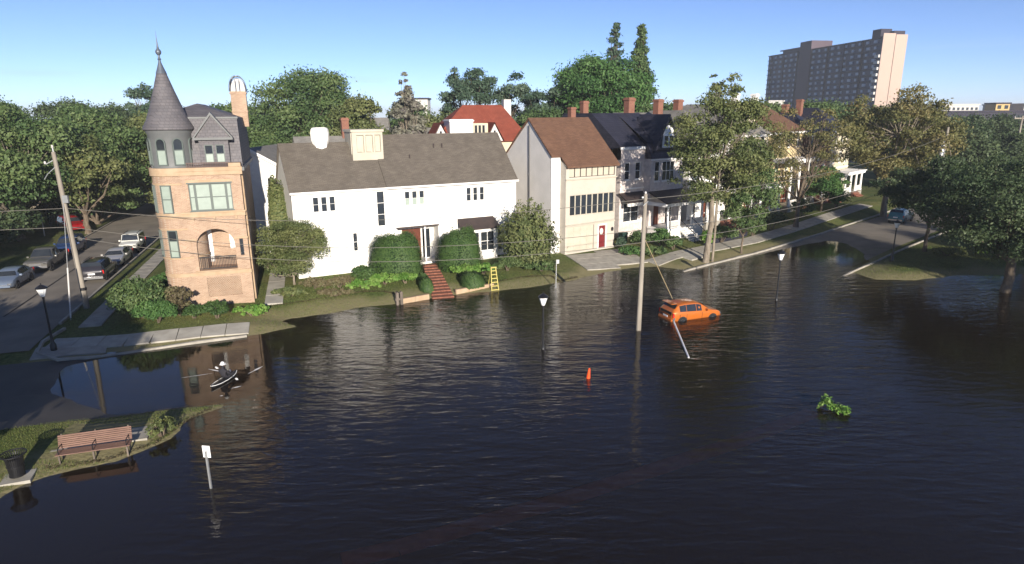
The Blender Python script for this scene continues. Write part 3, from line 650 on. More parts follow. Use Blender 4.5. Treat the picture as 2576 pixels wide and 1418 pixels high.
b = MB(); b.add([(-.6 + 1.08*k/8 if False else -.06-.56*math.cos(math.pi*k/12), 8.66, 15.48+1.05*math.sin(math.pi*k/12)) for k in range(13)] + [(-.06-.56*math.cos(math.pi*k/12), 8.7, 15.48+1.05*math.sin(math.pi*k/12)) for k in range(13)], [tuple(range(13)), tuple(range(25, 12, -1))] + [(k, k+13, k+14, k+1) for k in range(12)])
b.build('hood_plate', M['far_pale'], ch)
b = MB(); b.tube([(.08, .5, 9.9), (.08, .5, .6)], .06, 8); b.tube([(.08, 2.2, 9.9), (.08, 2.2, .6)], .06, 8); b.each('downspout', M['sandstone'], BH)
b = MB(); b.box(.0, .14, .9, 1.5, .4, 9.9); b.build('pilaster', M['tan_brick'], BH)

# ------------------------------------------------------------------ long white house
WH = house('white_house', (-17.43, 49.95), 62, 0.5, 'long low white house with grey-brown roof and clipped shrubs in front')
wb_ = M['white_brick']
tri = lambda u: [(u, u+.46, 6.03, 7.23), (u+.66, u+1.12, 6.03, 7.23), (u+1.32, u+1.78, 6.03, 7.23)]
Hl = tri(1.62) + [(6.86, 7.56, 4.42, 7.42), (4.64, 5.05, 2.48, 4.07)]
Hr = tri(9.34) + tri(15.14) + [(8.5, 12.3, .9, 4.08, 0, 1.3), (17.8, 18.72, 1.2, 3.3)]
b = MB(); wall_panel(b, 0, 7.74, .2, 7.8, 0, Hl); wall_panel(b, 7.74, 20.15, .2, 7.8, -.06, Hr)
b.quad((7.74, -.06, .2), (7.74, 0, .2), (7.74, 0, 7.8), (7.74, -.06, 7.8))
solid_sides(b, 0, 20.15, .2, 7.8, 0, 7.0)
for u in (0, 20.15):
    b.add([(u, 0, 7.8), (u, 7.0, 7.8), (u, 3.5, 11.25)], [(0, 1, 2)])
b.box(8.45, 12.35, 1.24, 1.5, .9, 4.1)
b.build('wall', wb_, WH)
b = MB()
slab_roof(b, [(-.15, -.22, 7.72), (7.78, -.22, 7.72), (7.78, 3.5, 11.42), (-.15, 3.5, 11.42)]); slab_roof(b, [(-.15, 3.5, 11.42), (7.78, 3.5, 11.42), (7.78, 7.2, 7.72), (-.15, 7.2, 7.72)])
slab_roof(b, [(7.72, -.32, 7.74), (20.3, -.32, 7.74), (20.3, 3.9, 11.95), (7.72, 3.9, 11.95)], .2); slab_roof(b, [(7.72, 3.9, 11.95), (20.3, 3.9, 11.95), (20.3, 7.2, 7.9), (7.72, 7.2, 7.9)], .2)
rf = b.build('roof', M['grey_shingle'], WH)
b = MB(); b.box(-.15, 7.7, -.32, -.225, 7.56, 7.72); b.box(7.7, 20.3, -.44, -.325, 7.58, 7.74); b.each('gutter', M['white_paint'], WH)
b = MB(); b.tube([(7.84, -.12, 7.6), (7.84, -.12, .8)], .05, 6); b.tube([(20.1, -.14, 7.6), (20.1, -.14, .8)], .05, 6); b.each('downspout', M['white_paint'], WH)
for h in Hl[:3] + Hr[:6]:
    window(WH, *h[:4], 0, M['white_paint'], 1, 2, .028, rec=.1, sill='white_paint', blind=(1 if h in Hr[:3] else None))
window(WH, *Hl[3][:4], 0, M['white_paint'], 1, 3, .05, rec=.12); window(WH, *Hl[4][:4], 0, M['white_paint'], 1, 2, .05, rec=.1, sill='white_paint')
window(WH, *Hr[7][:4], -.06, M['white_paint'], 2, 2, .06, rec=.1, sill='white_paint')
# entry: mahogany double door, side light, white post, dark head
b = MB(); b.box(9.3, 10.15, 1.12, 1.2, .95, 3.75); b.box(10.17, 11.02, 1.12, 1.2, .95, 3.75); dr = b.build('door', M['mahogany'], WH)
b = MB()
for u in (9.4, 10.27):
    for z in (1.1, 2.0, 2.9): b.box(u, u+.65, 1.09, 1.118, z, z+.75)
b.each('door_panel', M['mahogany'], dr)
b = MB(); b.lathe([(.05, 0), (.05, .06)], 0, 0, 8); o = b.build('handle', M['chrome'], dr); o.location = (10.1, 1.05, 2.0-.5)
window(WH, 11.1, 11.95, .95, 3.75, 1.05, M['white_paint'], 1, 1, .07)
b = MB(); b.box(10.98, 11.1, -.02, .1, .9, 4.05); b.build('post', M['white_paint'], WH)
b = MB(); b.box(8.4, 12.35, -.14, -.065, 4.08, 4.2); b.build('entry_head', M['dark_roof'], WH)
# bay under a dark lean-to roof
b = MB(); wall_panel(b, 14.2, 17.7, .3, 3.7, -1.0, [(14.5, 15.9, 1.5, 3.3), (16.0, 17.4, 1.5, 3.3)], depth=.1); solid_sides(b, 14.2, 17.7, .3, 3.7, -1.0, -.07, back=False); by = b.build('bay', wb_, WH)
for u in (14.5, 16.0): window(by, u, u+1.4, 1.5, 3.3, -1.0, M['white_paint'], 2, 2, .06, rec=.06)
b = MB(); slab_roof(b, [(13.95, -1.25, 3.66), (17.95, -1.25, 3.66), (17.75, -.07, 4.5), (14.15, -.07, 4.5)], .1); b.build('lean_to_roof', M['dark_roof'], WH)
# chimney and louvred roof box
b = MB(); b.lathe([(.55, 10.2), (.60, 11.2), (.74, 11.6), (.78, 12.15), (.72, 12.5), (.6, 12.62), (.45, 12.66)], 3.3, 3.4, 8, sx=1.0, sy=.75); b.build('chimney', M['white_brick'], WH)
b = MB(); wall_panel(b, 5.6, 8.25, 9.9, 12.25, 1.9, [(5.98, 6.6, 10.55, 12.0), (6.76, 7.38, 10.55, 12.0), (7.54, 8.06, 10.55, 12.0)], depth=.22); solid_sides(b, 5.6, 8.25, 9.0, 12.25, 1.9, 4.4)
b.box(5.5, 8.35, 1.8, 4.5, 12.25, 12.45); b.box(5.54, 8.3, 2.1, 2.3, 10.4, 12.2); rb = b.build('roof_box', M['cream_paint'], WH)
b = MB()
for u in (6.02, 6.8, 7.58): b.box(u, u+.42, 1.98, 2.03, 10.6, 11.86)
b.each('louvre', M['cream_paint'], rb)
b = MB()
for u, y, z in ((10.6, 1.9, 9.85), (13.2, 2.7, 10.7), (14.0, 2.7, 10.7)): b.lathe([(.06, z), (.06, z+.4)], u, y, 8)
b.each('vent_pipe', M['dark_roof'], rf)

# ------------------------------------------------------------------ tall brown-roofed house with garage
GH = house('garage_house', (5.08, 58.95), 58, 0.5, 'tall cream house with steep brown roof, garage and red door')
pc = M['pale_cream']
b = MB()
wall_panel(b, 0, 6.1, .3, 9.0, 0, [(.36, 5.94, 7.86, 9.0, 0, .25), (.5, 6.0, 4.25, 6.2, 0, .2), (.18, 3.5, .75, 3.2, 0, .25), (4.1, 4.95, .8, 2.98, 0, .2)])
solid_sides(b, 0, 6.1, .3, 9.0, 0, 9.2, left=False, back=True)
b.quad((0, 1.0, 3.4), (0, 0, 3.4), (0, 0, 9.0), (0, 1.0, 9.5)); b.quad((0, 1.0, .3), (0, 0, .3), (0, 0, 3.4), (0, 1, 3.4))
b.add([(6.1, 0, 9.0), (6.1, 9.2, 9.9), (6.1, 4.7, 13.1)], [(0, 1, 2)])
b.build('wall', pc, GH)
b = MB(); b.quad((-1.0, 1.0, .3), (-.0, 1.0, .3), (-.0, 1.0, 9.9), (-1.0, 1.0, 9.9)); b.box(-1.02, -.0, .9, .998, .3, 9.75); b.build('pier', M['white_paint'], GH)
b = MB(); b.add([(-1.0, 9.2, .3), (-1.0, 1.0, .3), (-1.0, 1.0, 9.75), (-1.0, 4.7, 13.05), (-1.0, 9.2, 9.5)], [(0, 1, 2, 3, 4)]); b.quad((0, 9.2, .3), (-1, 9.2, .3), (-1, 9.2, 9.5), (0, 9.2, 9.5)); b.build('side_wall', M['grey_stucco'], GH)
b = MB(); slab_roof(b, [(-.08, -.35, 8.92), (6.25, -.35, 8.92), (6.25, 4.7, 13.3), (-1.12, 4.7, 13.3), (-1.12, .75, 9.88), (-.08, .75, 9.88)], .16); slab_roof(b, [(-1.12, 4.7, 13.3), (6.25, 4.7, 13.3), (6.25, 9.4, 9.4), (-1.12, 9.4, 9.4)], .16); b.build('roof', M['brown_shingle'], GH)
for k in range(8):      # shaded upper lights, the long window, the garage door panels
    u0 = .36+5.58*k/8
    window(GH, u0+.003, u0+5.58/8-.003, 7.86, 8.98, .05, M['dark_roof'], 1, 1, .04, rec=.06, blind=0, pm='cream_paint')
for k in range(8):
    u0 = .5+5.5*k/8; window(GH, u0+.003, u0+5.5/8-.003, 4.25, 6.2, .04, M['cream_paint'], 1, 1, .055, rec=.08)
gd = MB(); gd.box(.18, 3.5, .14, .2, .75, 3.2); gdo = gd.build('garage_door', M['cream_paint'], GH)
for k in range(4):
    for j in range(4):
        pb = MB(); pb.box(.26+j*.82, .26+j*.82+.7, .115, .138, .85+k*.6, .85+k*.6+.46); pb.build('door_panel', M['cream_paint'], gdo)
b = MB(); b.box(4.1, 4.95, .1, .15, .8, 2.98); rd = b.build('door', M['red_door'], GH); rd['label'] = 'red front door with pale oval light'
b = MB(); b.lathe([(.2, 0), (.26, .02), (.2, .05), (.12, .02)], 0, 0, 20); o = b.build('wreath', M['pinkish_brick'], rd, dz=0); o.rotation_euler = (R(90), 0, 0); o.location = (4.52, .1, 2.4-.5); o.scale = (.9, 1.25, 1)
b = MB(); b.box(3.98, 4.098, -.04, .1, .7, 3.05); b.box(4.952, 5.07, -.04, .1, .7, 3.05); b.box(3.98, 5.07, -.045, .1, 3.052, 3.16); b.each('door_frame', M['white_paint'], GH)
b = MB(); b.box(0.02, 6.14, -.07, -.002, 3.3, 3.42); b.box(-.03, 6.16, -.12, -.002, 7.62, 7.72); b.each('belt_course', M['cream_paint'], GH)
b = MB(); b.lathe([(.03, 2.35), (.1, 2.4), (.12, 2.65), (.03, 2.75)], 5.75, -.13, 8); b.build('sconce', M['lamp_black'], GH)
b = MB(); b.tube([(6.17, .1, 9.0), (6.17, .1, .9)], .05, 6); b.tube([(-1.06, 4.6, 12.6), (-1.06, 4.6, 1.0)], .05, 6); b.each('downspout', M['lamp_black'], GH)
b = MB(); b.box(5.2, 5.8, 6.2, 6.8, 11.5, 14.3); b.box(5.14, 5.86, 6.14, 6.86, 14.1, 14.24); b.build('chimney', M['red_brick'], GH)

# ------------------------------------------------------------------ porch house with slate roof and round-topped gable
PH = house('porch_house', (11.3, 65.83), 54, 0.6, 'white Victorian house with dark slate gable roof and columned corner porch')
pk = M['pinkish_brick']
holes_l = [(.6, 1.4, 6.9, 8.7), (2.2, 3.0, 6.9, 8.7), (.6, 3.0, 2.4, 4.5)]
holes_r = [(4.2, 5.0, 6.6, 8.7), (5.4, 7.4, 6.6, 8.7), (4.3, 5.2, 1.9, 4.3), (6.2, 7.3, 1.9, 4.3)]
b = MB(); wall_panel(b, 0, 3.6, .4, 10.2, 0, holes_l); wall_panel(b, 3.6, 8.9, .4, 9.0, -.9, holes_r)
b.quad((3.6, 0, .4), (3.6, -.9, .4), (3.6, -.9, 9.0), (3.6, 0, 9.0)); solid_sides(b, 0, 8.9, .4, 9.0, 0, 13); b.quad((8.9, -.9, .4), (8.9, 0, .4), (8.9, 0, 9), (8.9, -.9, 9)); b.build('wall', pk, PH)
for h in holes_l[:2]: window(PH, *h, 0, M['white_paint'], 1, 2, .08, sill='white_paint')
window(PH, *holes_l[2], 0, M['white_paint'], 2, 2, .1, sill='white_paint')
window(PH, *holes_r[0], -.9, M['white_paint'], 1, 2, .08, sill='white_paint'); window(PH, *holes_r[1], -.9, M['white_paint'], 3, 2, .08, sill='white_paint')
window(PH, *holes_r[3], -.9, M['white_paint'], 1, 2, .08)
b = MB(); b.box(4.3, 5.2, -.8, -.72, 1.9, 4.3); b.build('door', M['mahogany'], PH)
b = MB(); b.box(-.12, 3.62, -.14, -.004, 10.0, 10.3); b.box(-.04, 3.6, -.06, -.004, 5.9, 6.05); b.box(3.55, 9.0, -1.04, -.904, 8.8, 9.05); b.each('cornice', M['white_paint'], PH)
b = MB()
b.quad((-.1, -.15, 10.25), (3.6, -.15, 10.25), (3.6, 4.5, 13.7), (-.1, 4.5, 13.7)); b.quad((3.5, -1.1, 9.0), (9.05, -1.1, 9.0), (9.0, -.3, 10.7), (3.5, -.3, 10.7))
b.quad((3.5, -.3, 10.7), (9.0, -.3, 10.7), (7.2, 4.5, 13.7), (3.5, 4.5, 13.7)); b.quad((9.05, -1.1, 9.0), (9.05, 13, 9.0), (9.0, 12, 10.7), (9.0, -.3, 10.7)); b.quad((9, -.3, 10.7), (9, 12, 10.7), (7.2, 9, 13.7), (7.2, 4.5, 13.7))
b.quad((-.1, 4.5, 13.7), (7.2, 4.5, 13.7), (7.2, 9, 13.7), (-.1, 9, 13.7)); b.quad((-.1, 9, 13.7), (7.2, 9, 13.7), (9, 13, 9), (-.1, 13, 9)); b.add([(-.1, -.15, 10.25), (-.1, 4.5, 13.7), (-.1, 9, 13.7), (-.1, 13, 9)], [(0, 1, 2, 3)]); b.quad((3.5, -.3, 9.0), (3.5, -1.1, 9.0), (3.5, -.3, 10.7), (3.5, 0, 10.7))
b.build('roof', M['dark_slate'], PH)
b = MB()      # gable dormer with shingled cheeks
b.prism([(4.1, 9.9), (7.9, 9.9), (6.0, 13.3)], -.95, 3.6, 'y'); dg = b.build('gable_dormer', M['dark_slate'], PH)
b = MB()
for sx in (-1, 1):
    x0, x1 = 6.0, 6.0+sx*2.05
    b.add([(x0, -1.1, 13.55), (x1, -1.1, 9.9), (x1, -1.1, 9.65), (x0, -1.1, 13.2), (x0, 3.2, 13.55), (x1, 3.2, 9.9), (x1, 3.2, 9.65), (x0, 3.2, 13.2)], [(0,1,2,3), (7,6,5,4), (0,4,5,1), (2,6,7,3), (1,5,6,2), (0,3,7,4)])
b.build('verge', M['dark_slate'], dg)
b = MB(); pts = [(5.1, 10.1), (6.9, 10.1)] + [(6.0+.85*math.cos(math.pi*k/12), 11.25+1.15*math.sin(math.pi*k/12)) for k in range(13)]
b.prism(pts, -1.0, -.951, 'y'); b.build('half_round_panel', M['white_paint'], dg)
for u in (5.2, 6.02): window(dg, u, u+.78, 10.2, 11.4, -1.1, M['white_paint'], 1, 2, .08, rec=.06)
# porch
b = MB(); b.box(3.4, 9.6, -3.6, -.91, 1.7, 1.86); b.box(3.5, 9.5, -3.5, -.92, .5, 1.7); pf = b.build('porch_floor', M['white_paint'], PH)
b = MB(); slab_roof(b, [(2.6, -4.1, 4.75), (10.2, -4.1, 4.75), (9.4, -.92, 5.6), (3.3, -.92, 5.6)], .1); slab_roof(b, [(-.2, -1.6, 4.8), (2.7, -1.6, 4.8), (3.4, -.05, 5.6), (-.2, -.05, 5.6)], .1); b.build('porch_roof', M['dark_roof'], PH)
b = MB(); b.box(2.75, 10.05, -3.95, -3.75, 4.3, 4.64); b.box(2.75, 2.95, -3.749, -.93, 4.3, 4.66); b.box(9.85, 10.05, -3.749, -.93, 4.3, 4.66); b.box(-.15, 2.74, -1.45, -1.25, 4.35, 4.66); b.each('porch_fascia', M['white_paint'], PH)
for u in (3.7, 5.55, 7.6, 9.3):
    b = MB(); b.lathe([(.2, 1.86), (.2, 2.0), (.15, 2.05), (.125, 4.1), (.19, 4.18), (.19, 4.3)], u, -3.4, 12); b.build('column', M['white_paint'], PH, smooth=True)
b = MB(); b.box(3.8, 5.4, -3.45, -3.38, 2.6, 2.68); balusters(b, (3.85, -3.42), (5.35, -3.42), 1.9, 2.6, 12, .025); b.build('railing', M['white_paint'], PH); b = MB(); b.box(7.7, 9.25, -3.45, -3.38, 2.6, 2.68); balusters(b, (7.75, -3.42), (9.2, -3.42), 1.9, 2.6, 12, .025); b.build('railing', M['white_paint'], PH)
st = MB(); st.box(5.7, 5.8, -5.6, -3.62, .5, .6); sto = st.build('stair', M['white_paint'], PH)
for k in range(7):
    pb = MB(); z = 1.70-.18*(k+1)+.02; pb.box(5.65, 7.45, -3.62-.28*(k+1), -3.62-.28*k+.02, z-.16, z); pb.build('step', M['white_paint'], sto)
b = MB()
for u in (5.6, 7.5): b.tube([(u, -3.6, 2.7), (u, -5.6, 1.4)], .04, 6); b.tube([(u, -5.6, 1.4), (u, -5.6, .4)], .05, 6)
b.each('stair_rail', M['iron'], sto)
b = MB(); b.box(6.6, 7.5, 5.5, 6.3, 12.5, 15.4); b.box(6.5, 7.6, 5.4, 6.4, 15.1, 15.3); b.build('chimney', M['red_brick'], PH)

# ------------------------------------------------------------------ further houses of the row
def row_house(name, loc, az, w, d, eave, ridge, wm_, rm_, label, porch='flat', bays=3, chim=(0.8,), zb=.6, chm='red_brick', trim='white_paint', hip=True, dormer=False, col_h=None):
    o = house(name, loc, az, zb, label); b = MB(); holes = []; bw = w/bays; zf = [1.9, 5.4, 8.5]
    for k in range(bays):
        for f, z in enumerate(zf):
            if z+2 > eave: continue
            u = bw*(k+.5); holes.append((u-.5, u+.5, z+(.6 if f else .3), z+2.35))
    wall_panel(b, 0, w, .3, eave, 0, holes); solid_sides(b, 0, w, .3, eave, 0, d); b.build('wall', M[wm_], o)
    for i, h in enumerate(holes):
        window(o, *h, 0, M[trim], 1 if i % 2 else 2, 2, .09, sill=trim, blind=1 if i % 3 == 1 else None)
    b = MB(); e = .35
    if hip:
        A, B, C_, D_ = (-e, -e, eave), (w+e, -e, eave), (w+e, d+e, eave), (-e, d+e, eave); r0, r1 = (w/2, w/2+.3, ridge), (w/2, d-w/2, ridge)
        b.add([A, B, C_, D_, r0, r1], [(0, 1, 4), (1, 2, 5, 4), (2, 3, 5), (3, 0, 4, 5), (3, 2, 1, 0)])
    else:
        slab_roof(b, [(-e, -e, eave), (w/2, -e, ridge), (w/2, d+e, ridge), (-e, d+e, eave)], .15); slab_roof(b, [(w/2, -e, ridge), (w+e, -e, eave), (w+e, d+e, eave), (w/2, d+e, ridge)], .15)
        b.add([(0, .02, eave), (w, .02, eave), (w/2, .02, ridge-.15)], [(0, 1, 2)])
    rf_ = b.build('roof', M[rm_], o)
    b = MB(); b.box(-.3, w+.3, -.3, -.004, eave-.3, eave-.02); b.box(-.05, w+.05, -.06, -.004, 5.15, 5.3); b.each('cornice', M[trim], o)
    if dormer:
        u = w/2; b = MB(); b.prism([(u-1.3, eave+.2), (u+1.3, eave+.2), (u+1.3, eave+1.5), (u, eave+2.6), (u-1.3, eave+1.5)], .5, 4, 'y'); dd = b.build('dormer', M[wm_], o); window(dd, u-.6, u+.6, eave+.5, eave+1.5, .42, M[trim], 2, 1, .08, rec=.05)
    if porch:
        pz = col_h or 4.3; b = MB(); b.box(.2, w-.2, -2.6, -.01, .4, 1.6); b.build('porch_floor', M['red_brick' if porch == 'brick' else 'concrete'], o)
        b = MB(); b.box(0, w, -2.8, -.01, pz, pz+.35); b.box(-.1, w+.1, -2.95, -.01, pz+.351, pz+.5); b.build('porch_roof', M[trim], o)
        for k in range(4):
            b = MB(); u = .5+(w-1)*k/3; b.lathe([(.24, 1.6), (.24, 1.8), (.19, 1.85), (.16, pz-.2), (.25, pz-.1), (.25, pz-.003)], u, -2.4, 12); b.build('column', M[trim], o, smooth=True)
        b = MB(); b.box(w*.4, w*.6, -.06, -.01, 1.6, 3.9); b.build('door', M['mahogany'], o)
        b = MB(); b.box(.4, w*.36, -2.46, -2.38, 2.3, 2.38); balusters(b, (.5, -2.42), (w*.35, -2.42), 1.6, 2.3, 12, .03); b.build('railing', M[trim], o); b = MB(); b.box(w*.64, w-.4, -2.46, -2.38, 2.3, 2.38); balusters(b, (w*.65, -2.42), (w-.5, -2.42), 1.6, 2.3, 12, .03); b.build('railing', M[trim], o)
        s0 = MB(); s0.box(w*.38, w*.62, -3.0, -2.605, .4, 1.55); so = s0.build('stair', M['red_brick'], o)
        for k in range(5):
            pb = MB(); z = 1.5-.2*(k+1)+.1; pb.box(w*.36, w*.64, -2.9-.3*(k+1), -2.9-.3*k+.02, z-.18, z); pb.build('step', M['brick_paver'], so)
    for c in chim:
        b = MB(); u = w*c; b.box(u-.45, u+.45, d*.5-.4, d*.5+.4, eave, ridge+1.3); b.box(u-.53, u+.53, d*.5-.48, d*.5+.48, ridge+1.0, ridge+1.2); b.build('chimney', M[chm], o)
    return o
row_house('row_house', (20.3, 72.6), 52, 7.6, 13, 10.6, 14.0, 'white_paint', 'pale_shingle', 'white house half hidden behind the tall street tree, next to the porch house', chim=(.25, .75))
row_house('row_house', (27.3, 78.3), 50, 7.8, 14, 11.0, 14.8, 'ivory', 'pale_shingle', 'ivory house with pale grey hipped roof behind the brown thin-leaved tree', chim=(.7,), dormer=True, chm='white_brick')
row_house('row_house', (34.6, 84.6), 48, 8.4, 14, 11.2, 15.0, 'yellow_cream', 'brown_shingle', 'yellow-cream house with brown roof and tall white columns far along the street', chim=(.2, .85), chm='white_brick', col_h=7.2)
row_house('row_house', (42.4, 91.8), 47, 7.5, 13, 10.6, 13.6, 'red_brick', 'dark_slate', 'red brick house with pale trim, seventh from the turret house', chim=(.8,), porch='brick')
row_house('row_house', (49.2, 98.6), 46, 8.0, 13, 11.0, 14.4, 'ivory', 'dark_slate', 'last cream house of the row, behind the yellowing street tree', chim=(.3,))

# houses behind
SH = house('gable_house', (-28.9, 59.3), 88, .6, 'small white gabled house behind the turret house, partly in its shadow')
b = MB(); wall_panel(b, 0, 9.4, .3, 8.0, 0, [(6.35, 6.95, 6.95, 7.98)]); solid_sides(b, 0, 9.4, .3, 8.0, 0, 8); b.add([(0, 0, 8.0), (9.4, 0, 8.0), (4.7, 0, 10.6)], [(0, 1, 2)]); b.build('wall', M['white_paint'], SH)
b = MB(); slab_roof(b, [(-.4, -.35, 7.9), (4.7, -.35, 10.8), (4.7, 8.3, 10.8), (-.4, 8.3, 7.9)], .15); slab_roof(b, [(4.7, -.35, 10.8), (9.8, -.35, 7.9), (9.8, 8.3, 7.9), (4.7, 8.3, 10.8)], .15); b.build('roof', M['pale_shingle'], SH)
window(SH, 6.35, 6.95, 6.95, 7.98, 0, M['white_paint'], 2, 2, .05)
b = MB(); b.box(6.1, 6.33, -.05, -.004, 6.9, 8.0); b.box(6.97, 7.2, -.05, -.004, 6.9, 8.0); b.each('shutter', M['iron'], SH)
b = MB()
for sx in (-1, 1):
    x1 = 4.7+sx*5.1
    b.add([(4.7, -.37, 10.8), (x1, -.37, 7.9), (x1, -.37, 7.6), (4.7, -.37, 10.5), (4.7, -.3, 10.8), (x1, -.3, 7.9), (x1, -.3, 7.6), (4.7, -.3, 10.5)], [(0,1,2,3), (7,6,5,4), (0,4,5,1), (2,6,7,3), (1,5,6,2)])
b.each('verge', M['white_paint'], SH)

RH = house('red_roof_house', (-9.5, 80.0), 70, .6, 'house with bright red tiled hip roof behind the white house')
b = MB(); b.box(0, 12.5, 0, 9, .3, 10.4); b.build('wall', M['ivory'], RH)
b = MB(); A = [(-.4, -.4, 10.3), (12.9, -.4, 10.3), (12.9, 9.4, 10.3), (-.4, 9.4, 10.3), (5.0, 4.5, 14.9), (10.4, 4.5, 14.9)]; b.add(A, [(0, 1, 5, 4), (1, 2, 5), (2, 3, 4, 5), (3, 0, 4), (3, 2, 1, 0)]); b.build('roof', M['red_tile'], RH)
for u in (.6, 7.6):
    b = MB(); b.prism([(u-1.0, 10.4), (u+1.2, 10.4), (u+.1, 12.5)], -.6, 3, 'y'); g = b.build('gable', M['far_pale'], RH)
    b = MB(); b.add([(u-1.2, -.7, 10.35), (u+.1, -.7, 12.7), (u+.1, 3, 12.7), (u-1.2, 3, 10.35), (u+1.4, -.7, 10.35), (u+1.4, 3, 10.35)], [(0, 1, 2, 3), (1, 4, 5, 2)]); b.build('gable_roof', M['red_tile'], g)
    b = MB(); b.box(u-.02, u+.22, -.63, -.605, 11.0, 11.7); b.build('window', M['glass'], g)
b = MB(); b.box(1.9, 4.9, -.5, 2.5, 9, 13.1); b.box(1.8, 5.0, -.6, 2.6, 12.85, 13.0); b.build('chimney', M['white_brick'], RH)
b = MB(); b.box(5.0, 6.9, -.3, 3, 10, 12.6); dm2 = b.build('dormer', M['ivory'], RH)
for k in range(3): window(dm2, 5.1+k*.5, 5.5+k*.5, 11.1, 12.4, -.42, M['cream_paint'], 1, 1, .05, rec=.07)
b = MB(); b.box(10.6, 11.6, 4.0, 5.0, 12, 15.6); b.build('chimney', M['far_pale'], RH)
def simple_house(loc, az, w, d, eave, ridge, wm_, rm_, label, chim=None):
    o = house('house', loc, az, .6, label); b = MB(); b.box(0, w, 0, d, .3, eave); b.add([(0, 0, eave), (0, d, eave), (0, d/2, ridge-.1)], [(0, 1, 2)]); b.add([(w, 0, eave), (w, d, eave), (w, d/2, ridge-.1)], [(0, 1, 2)]); b.build('wall', M[wm_], o)
    b = MB(); slab_roof(b, [(-.3, -.4, eave-.1), (w+.3, -.4, eave-.1), (w+.3, d/2, ridge), (-.3, d/2, ridge)], .15); slab_roof(b, [(-.3, d/2, ridge), (w+.3, d/2, ridge), (w+.3, d+.4, eave-.1), (-.3, d+.4, eave-.1)], .15); b.build('roof', M[rm_], o)
    for k in range(int(w/2.2)): window(o, .6+k*2.2, 1.5+k*2.2, eave-2.2, eave-.7, -.1, M['white_paint'], 1, 2, .08, rec=.06)
    if chim:
        b = MB(); b.box(w*chim[0]-.4, w*chim[0]+.4, d*.5-.35, d*.5+.35, eave, chim[1]); b.box(w*chim[0]-.47, w*chim[0]+.47, d*.5-.42, d*.5+.42, chim[1]-.3, chim[1]-.12); b.build('chimney', M['red_brick'], o)
    return o
simple_house((-22.5, 69), 64, 10, 7, 8.2, 11.4, 'white_paint', 'pale_shingle', 'low grey roofed house with brick chimney behind the white house chimney', (.55, 13.4))
simple_house((-13.5, 84), 75, 8, 7, 10.2, 12.0, 'white_paint', 'pale_shingle', 'pale walled house beside the grey drooping tree')
simple_house((5.5, 74), 58, 9, 8, 10.8, 13.0, 'red_brick', 'brown_shingle', 'brown roofed brick house behind the garage house', (.75, 15.2))
simple_house((17.0, 86), 52, 11, 9, 11.2, 13.8, 'ivory', 'pale_shingle', 'pale grey roofed house behind the tall street tree', (.3, 15.6))
simple_house((-56, 125), 80, 12, 9, 11.5, 15.3, 'white_paint', 'dark_slate', 'dark roof peak above the trees left of the turret')
simple_house((-33, 118), 85, 10, 9, 9.5, 13.3, 'white_paint', 'pale_shingle', 'pale house far behind, right of the brick chimney')

# ------------------------------------------------------------------ apartment tower block and far buildings
AB = empty('apartment_block', (184, 330, 0), azr(171), 'tall dark apartment block with sunlit tan end wall on the skyline', 'building')
# local x runs along the long shaded facade towards the camera (origin = near corner), y = into the block
b = MB(); b.box(-104, -.5, .4, 12.5, 0, 49.6); b.build('wall', M['far_shade_blue'], AB)
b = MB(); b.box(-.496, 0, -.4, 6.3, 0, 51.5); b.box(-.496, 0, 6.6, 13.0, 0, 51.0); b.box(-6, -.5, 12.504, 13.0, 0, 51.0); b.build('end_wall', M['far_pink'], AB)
b = MB(); b.box(-69, -58, -.6, 12.6, 0, 54.4); b.build('lift_shaft', M['far_brown'], AB)
b = MB(); b.box(-10, -4, 1, 7, 49.6, 54); b.box(-9, -1, 6, 12, 51, 52.8); b.each('plant_room', M['far_dark'], AB)
b = MB(); b.box(-92, -70, .5, 12, 51.4, 52.0); b.box(-91, -71, 2, 11, 49.6, 51.4); b.each('penthouse', M['far_shade_blue'], AB)
b = MB()
for f in range(17): b.box(-103.9, -.6, -.35, .398, 2.4+f*2.95-.16, 2.4+f*2.95+.16)
b.each('floor_slab', M['far_dark'], AB)
wme = None
for f in range(16):
    for k in range(18):
        x = -102+k*5.6
        if -70 < x < -57.5: continue
        if wme is None:
            b = MB(); b.box(0, 1.9, -.12, .399, .15, 1.75); ow = b.build('window', M['far_window'], AB); wme = ow.data
        else:
            ow = bpy.data.objects.new('window', wme); col.objects.link(ow); ow.parent = AB
        ow.location = (x+((f*7+k*3) % 3)*.35, 0, 3.1+f*2.95); ow.scale = (1.0+.25*((f*5+k) % 3-1), 1, .8)
for f in range(8):
    b = MB(); b.box(-3.6, -.6, -1.4, -.36, 19.6+f*2.95*1.0, 20.9+f*2.95); b.build('balcony', M['far_pale'], AB)
for u in range(7):
    b = MB(); b.box(-100+u*14.2, -99.6+u*14.2, -.5, .398, 0, 49.5); b.build('fin', M['far_dark'], AB)
def far_block(loc, az, w, d, h, m_, label, n=6, roofm='far_dark'):
    o = empty('far_building', (loc[0], loc[1], 0), azr(az), label, 'building'); b = MB(); b.box(0, w, 0, d, 0, h); b.build('wall', M[m_], o)
    b = MB(); b.box(-.4, w+.4, -.4, d+.4, h+.004, h+.6); b.build('roof', M[roofm], o)
    for k in range(n):
        for z in np.arange(3, h-2, 4): b = MB(); b.box(w*(k+.25)/n, w*(k+.75)/n, -.15, -.004, z, z+1.6); b.build('window', M['glass'], o)
    return o
far_block((172, 260), 93, 70, 30, 13.6, 'far_dark', 'long dark low building on the right horizon', 8)
far_block((236, 300), 95, 40, 30, 16.8, 'far_pale', 'pale flat-roofed building at the far right edge of the skyline', 6, 'far_pale')
far_block((223, 300), 95, 6, 8, 17.2, 'far_yellow', 'small yellowish tower block over the dark low building', 2)
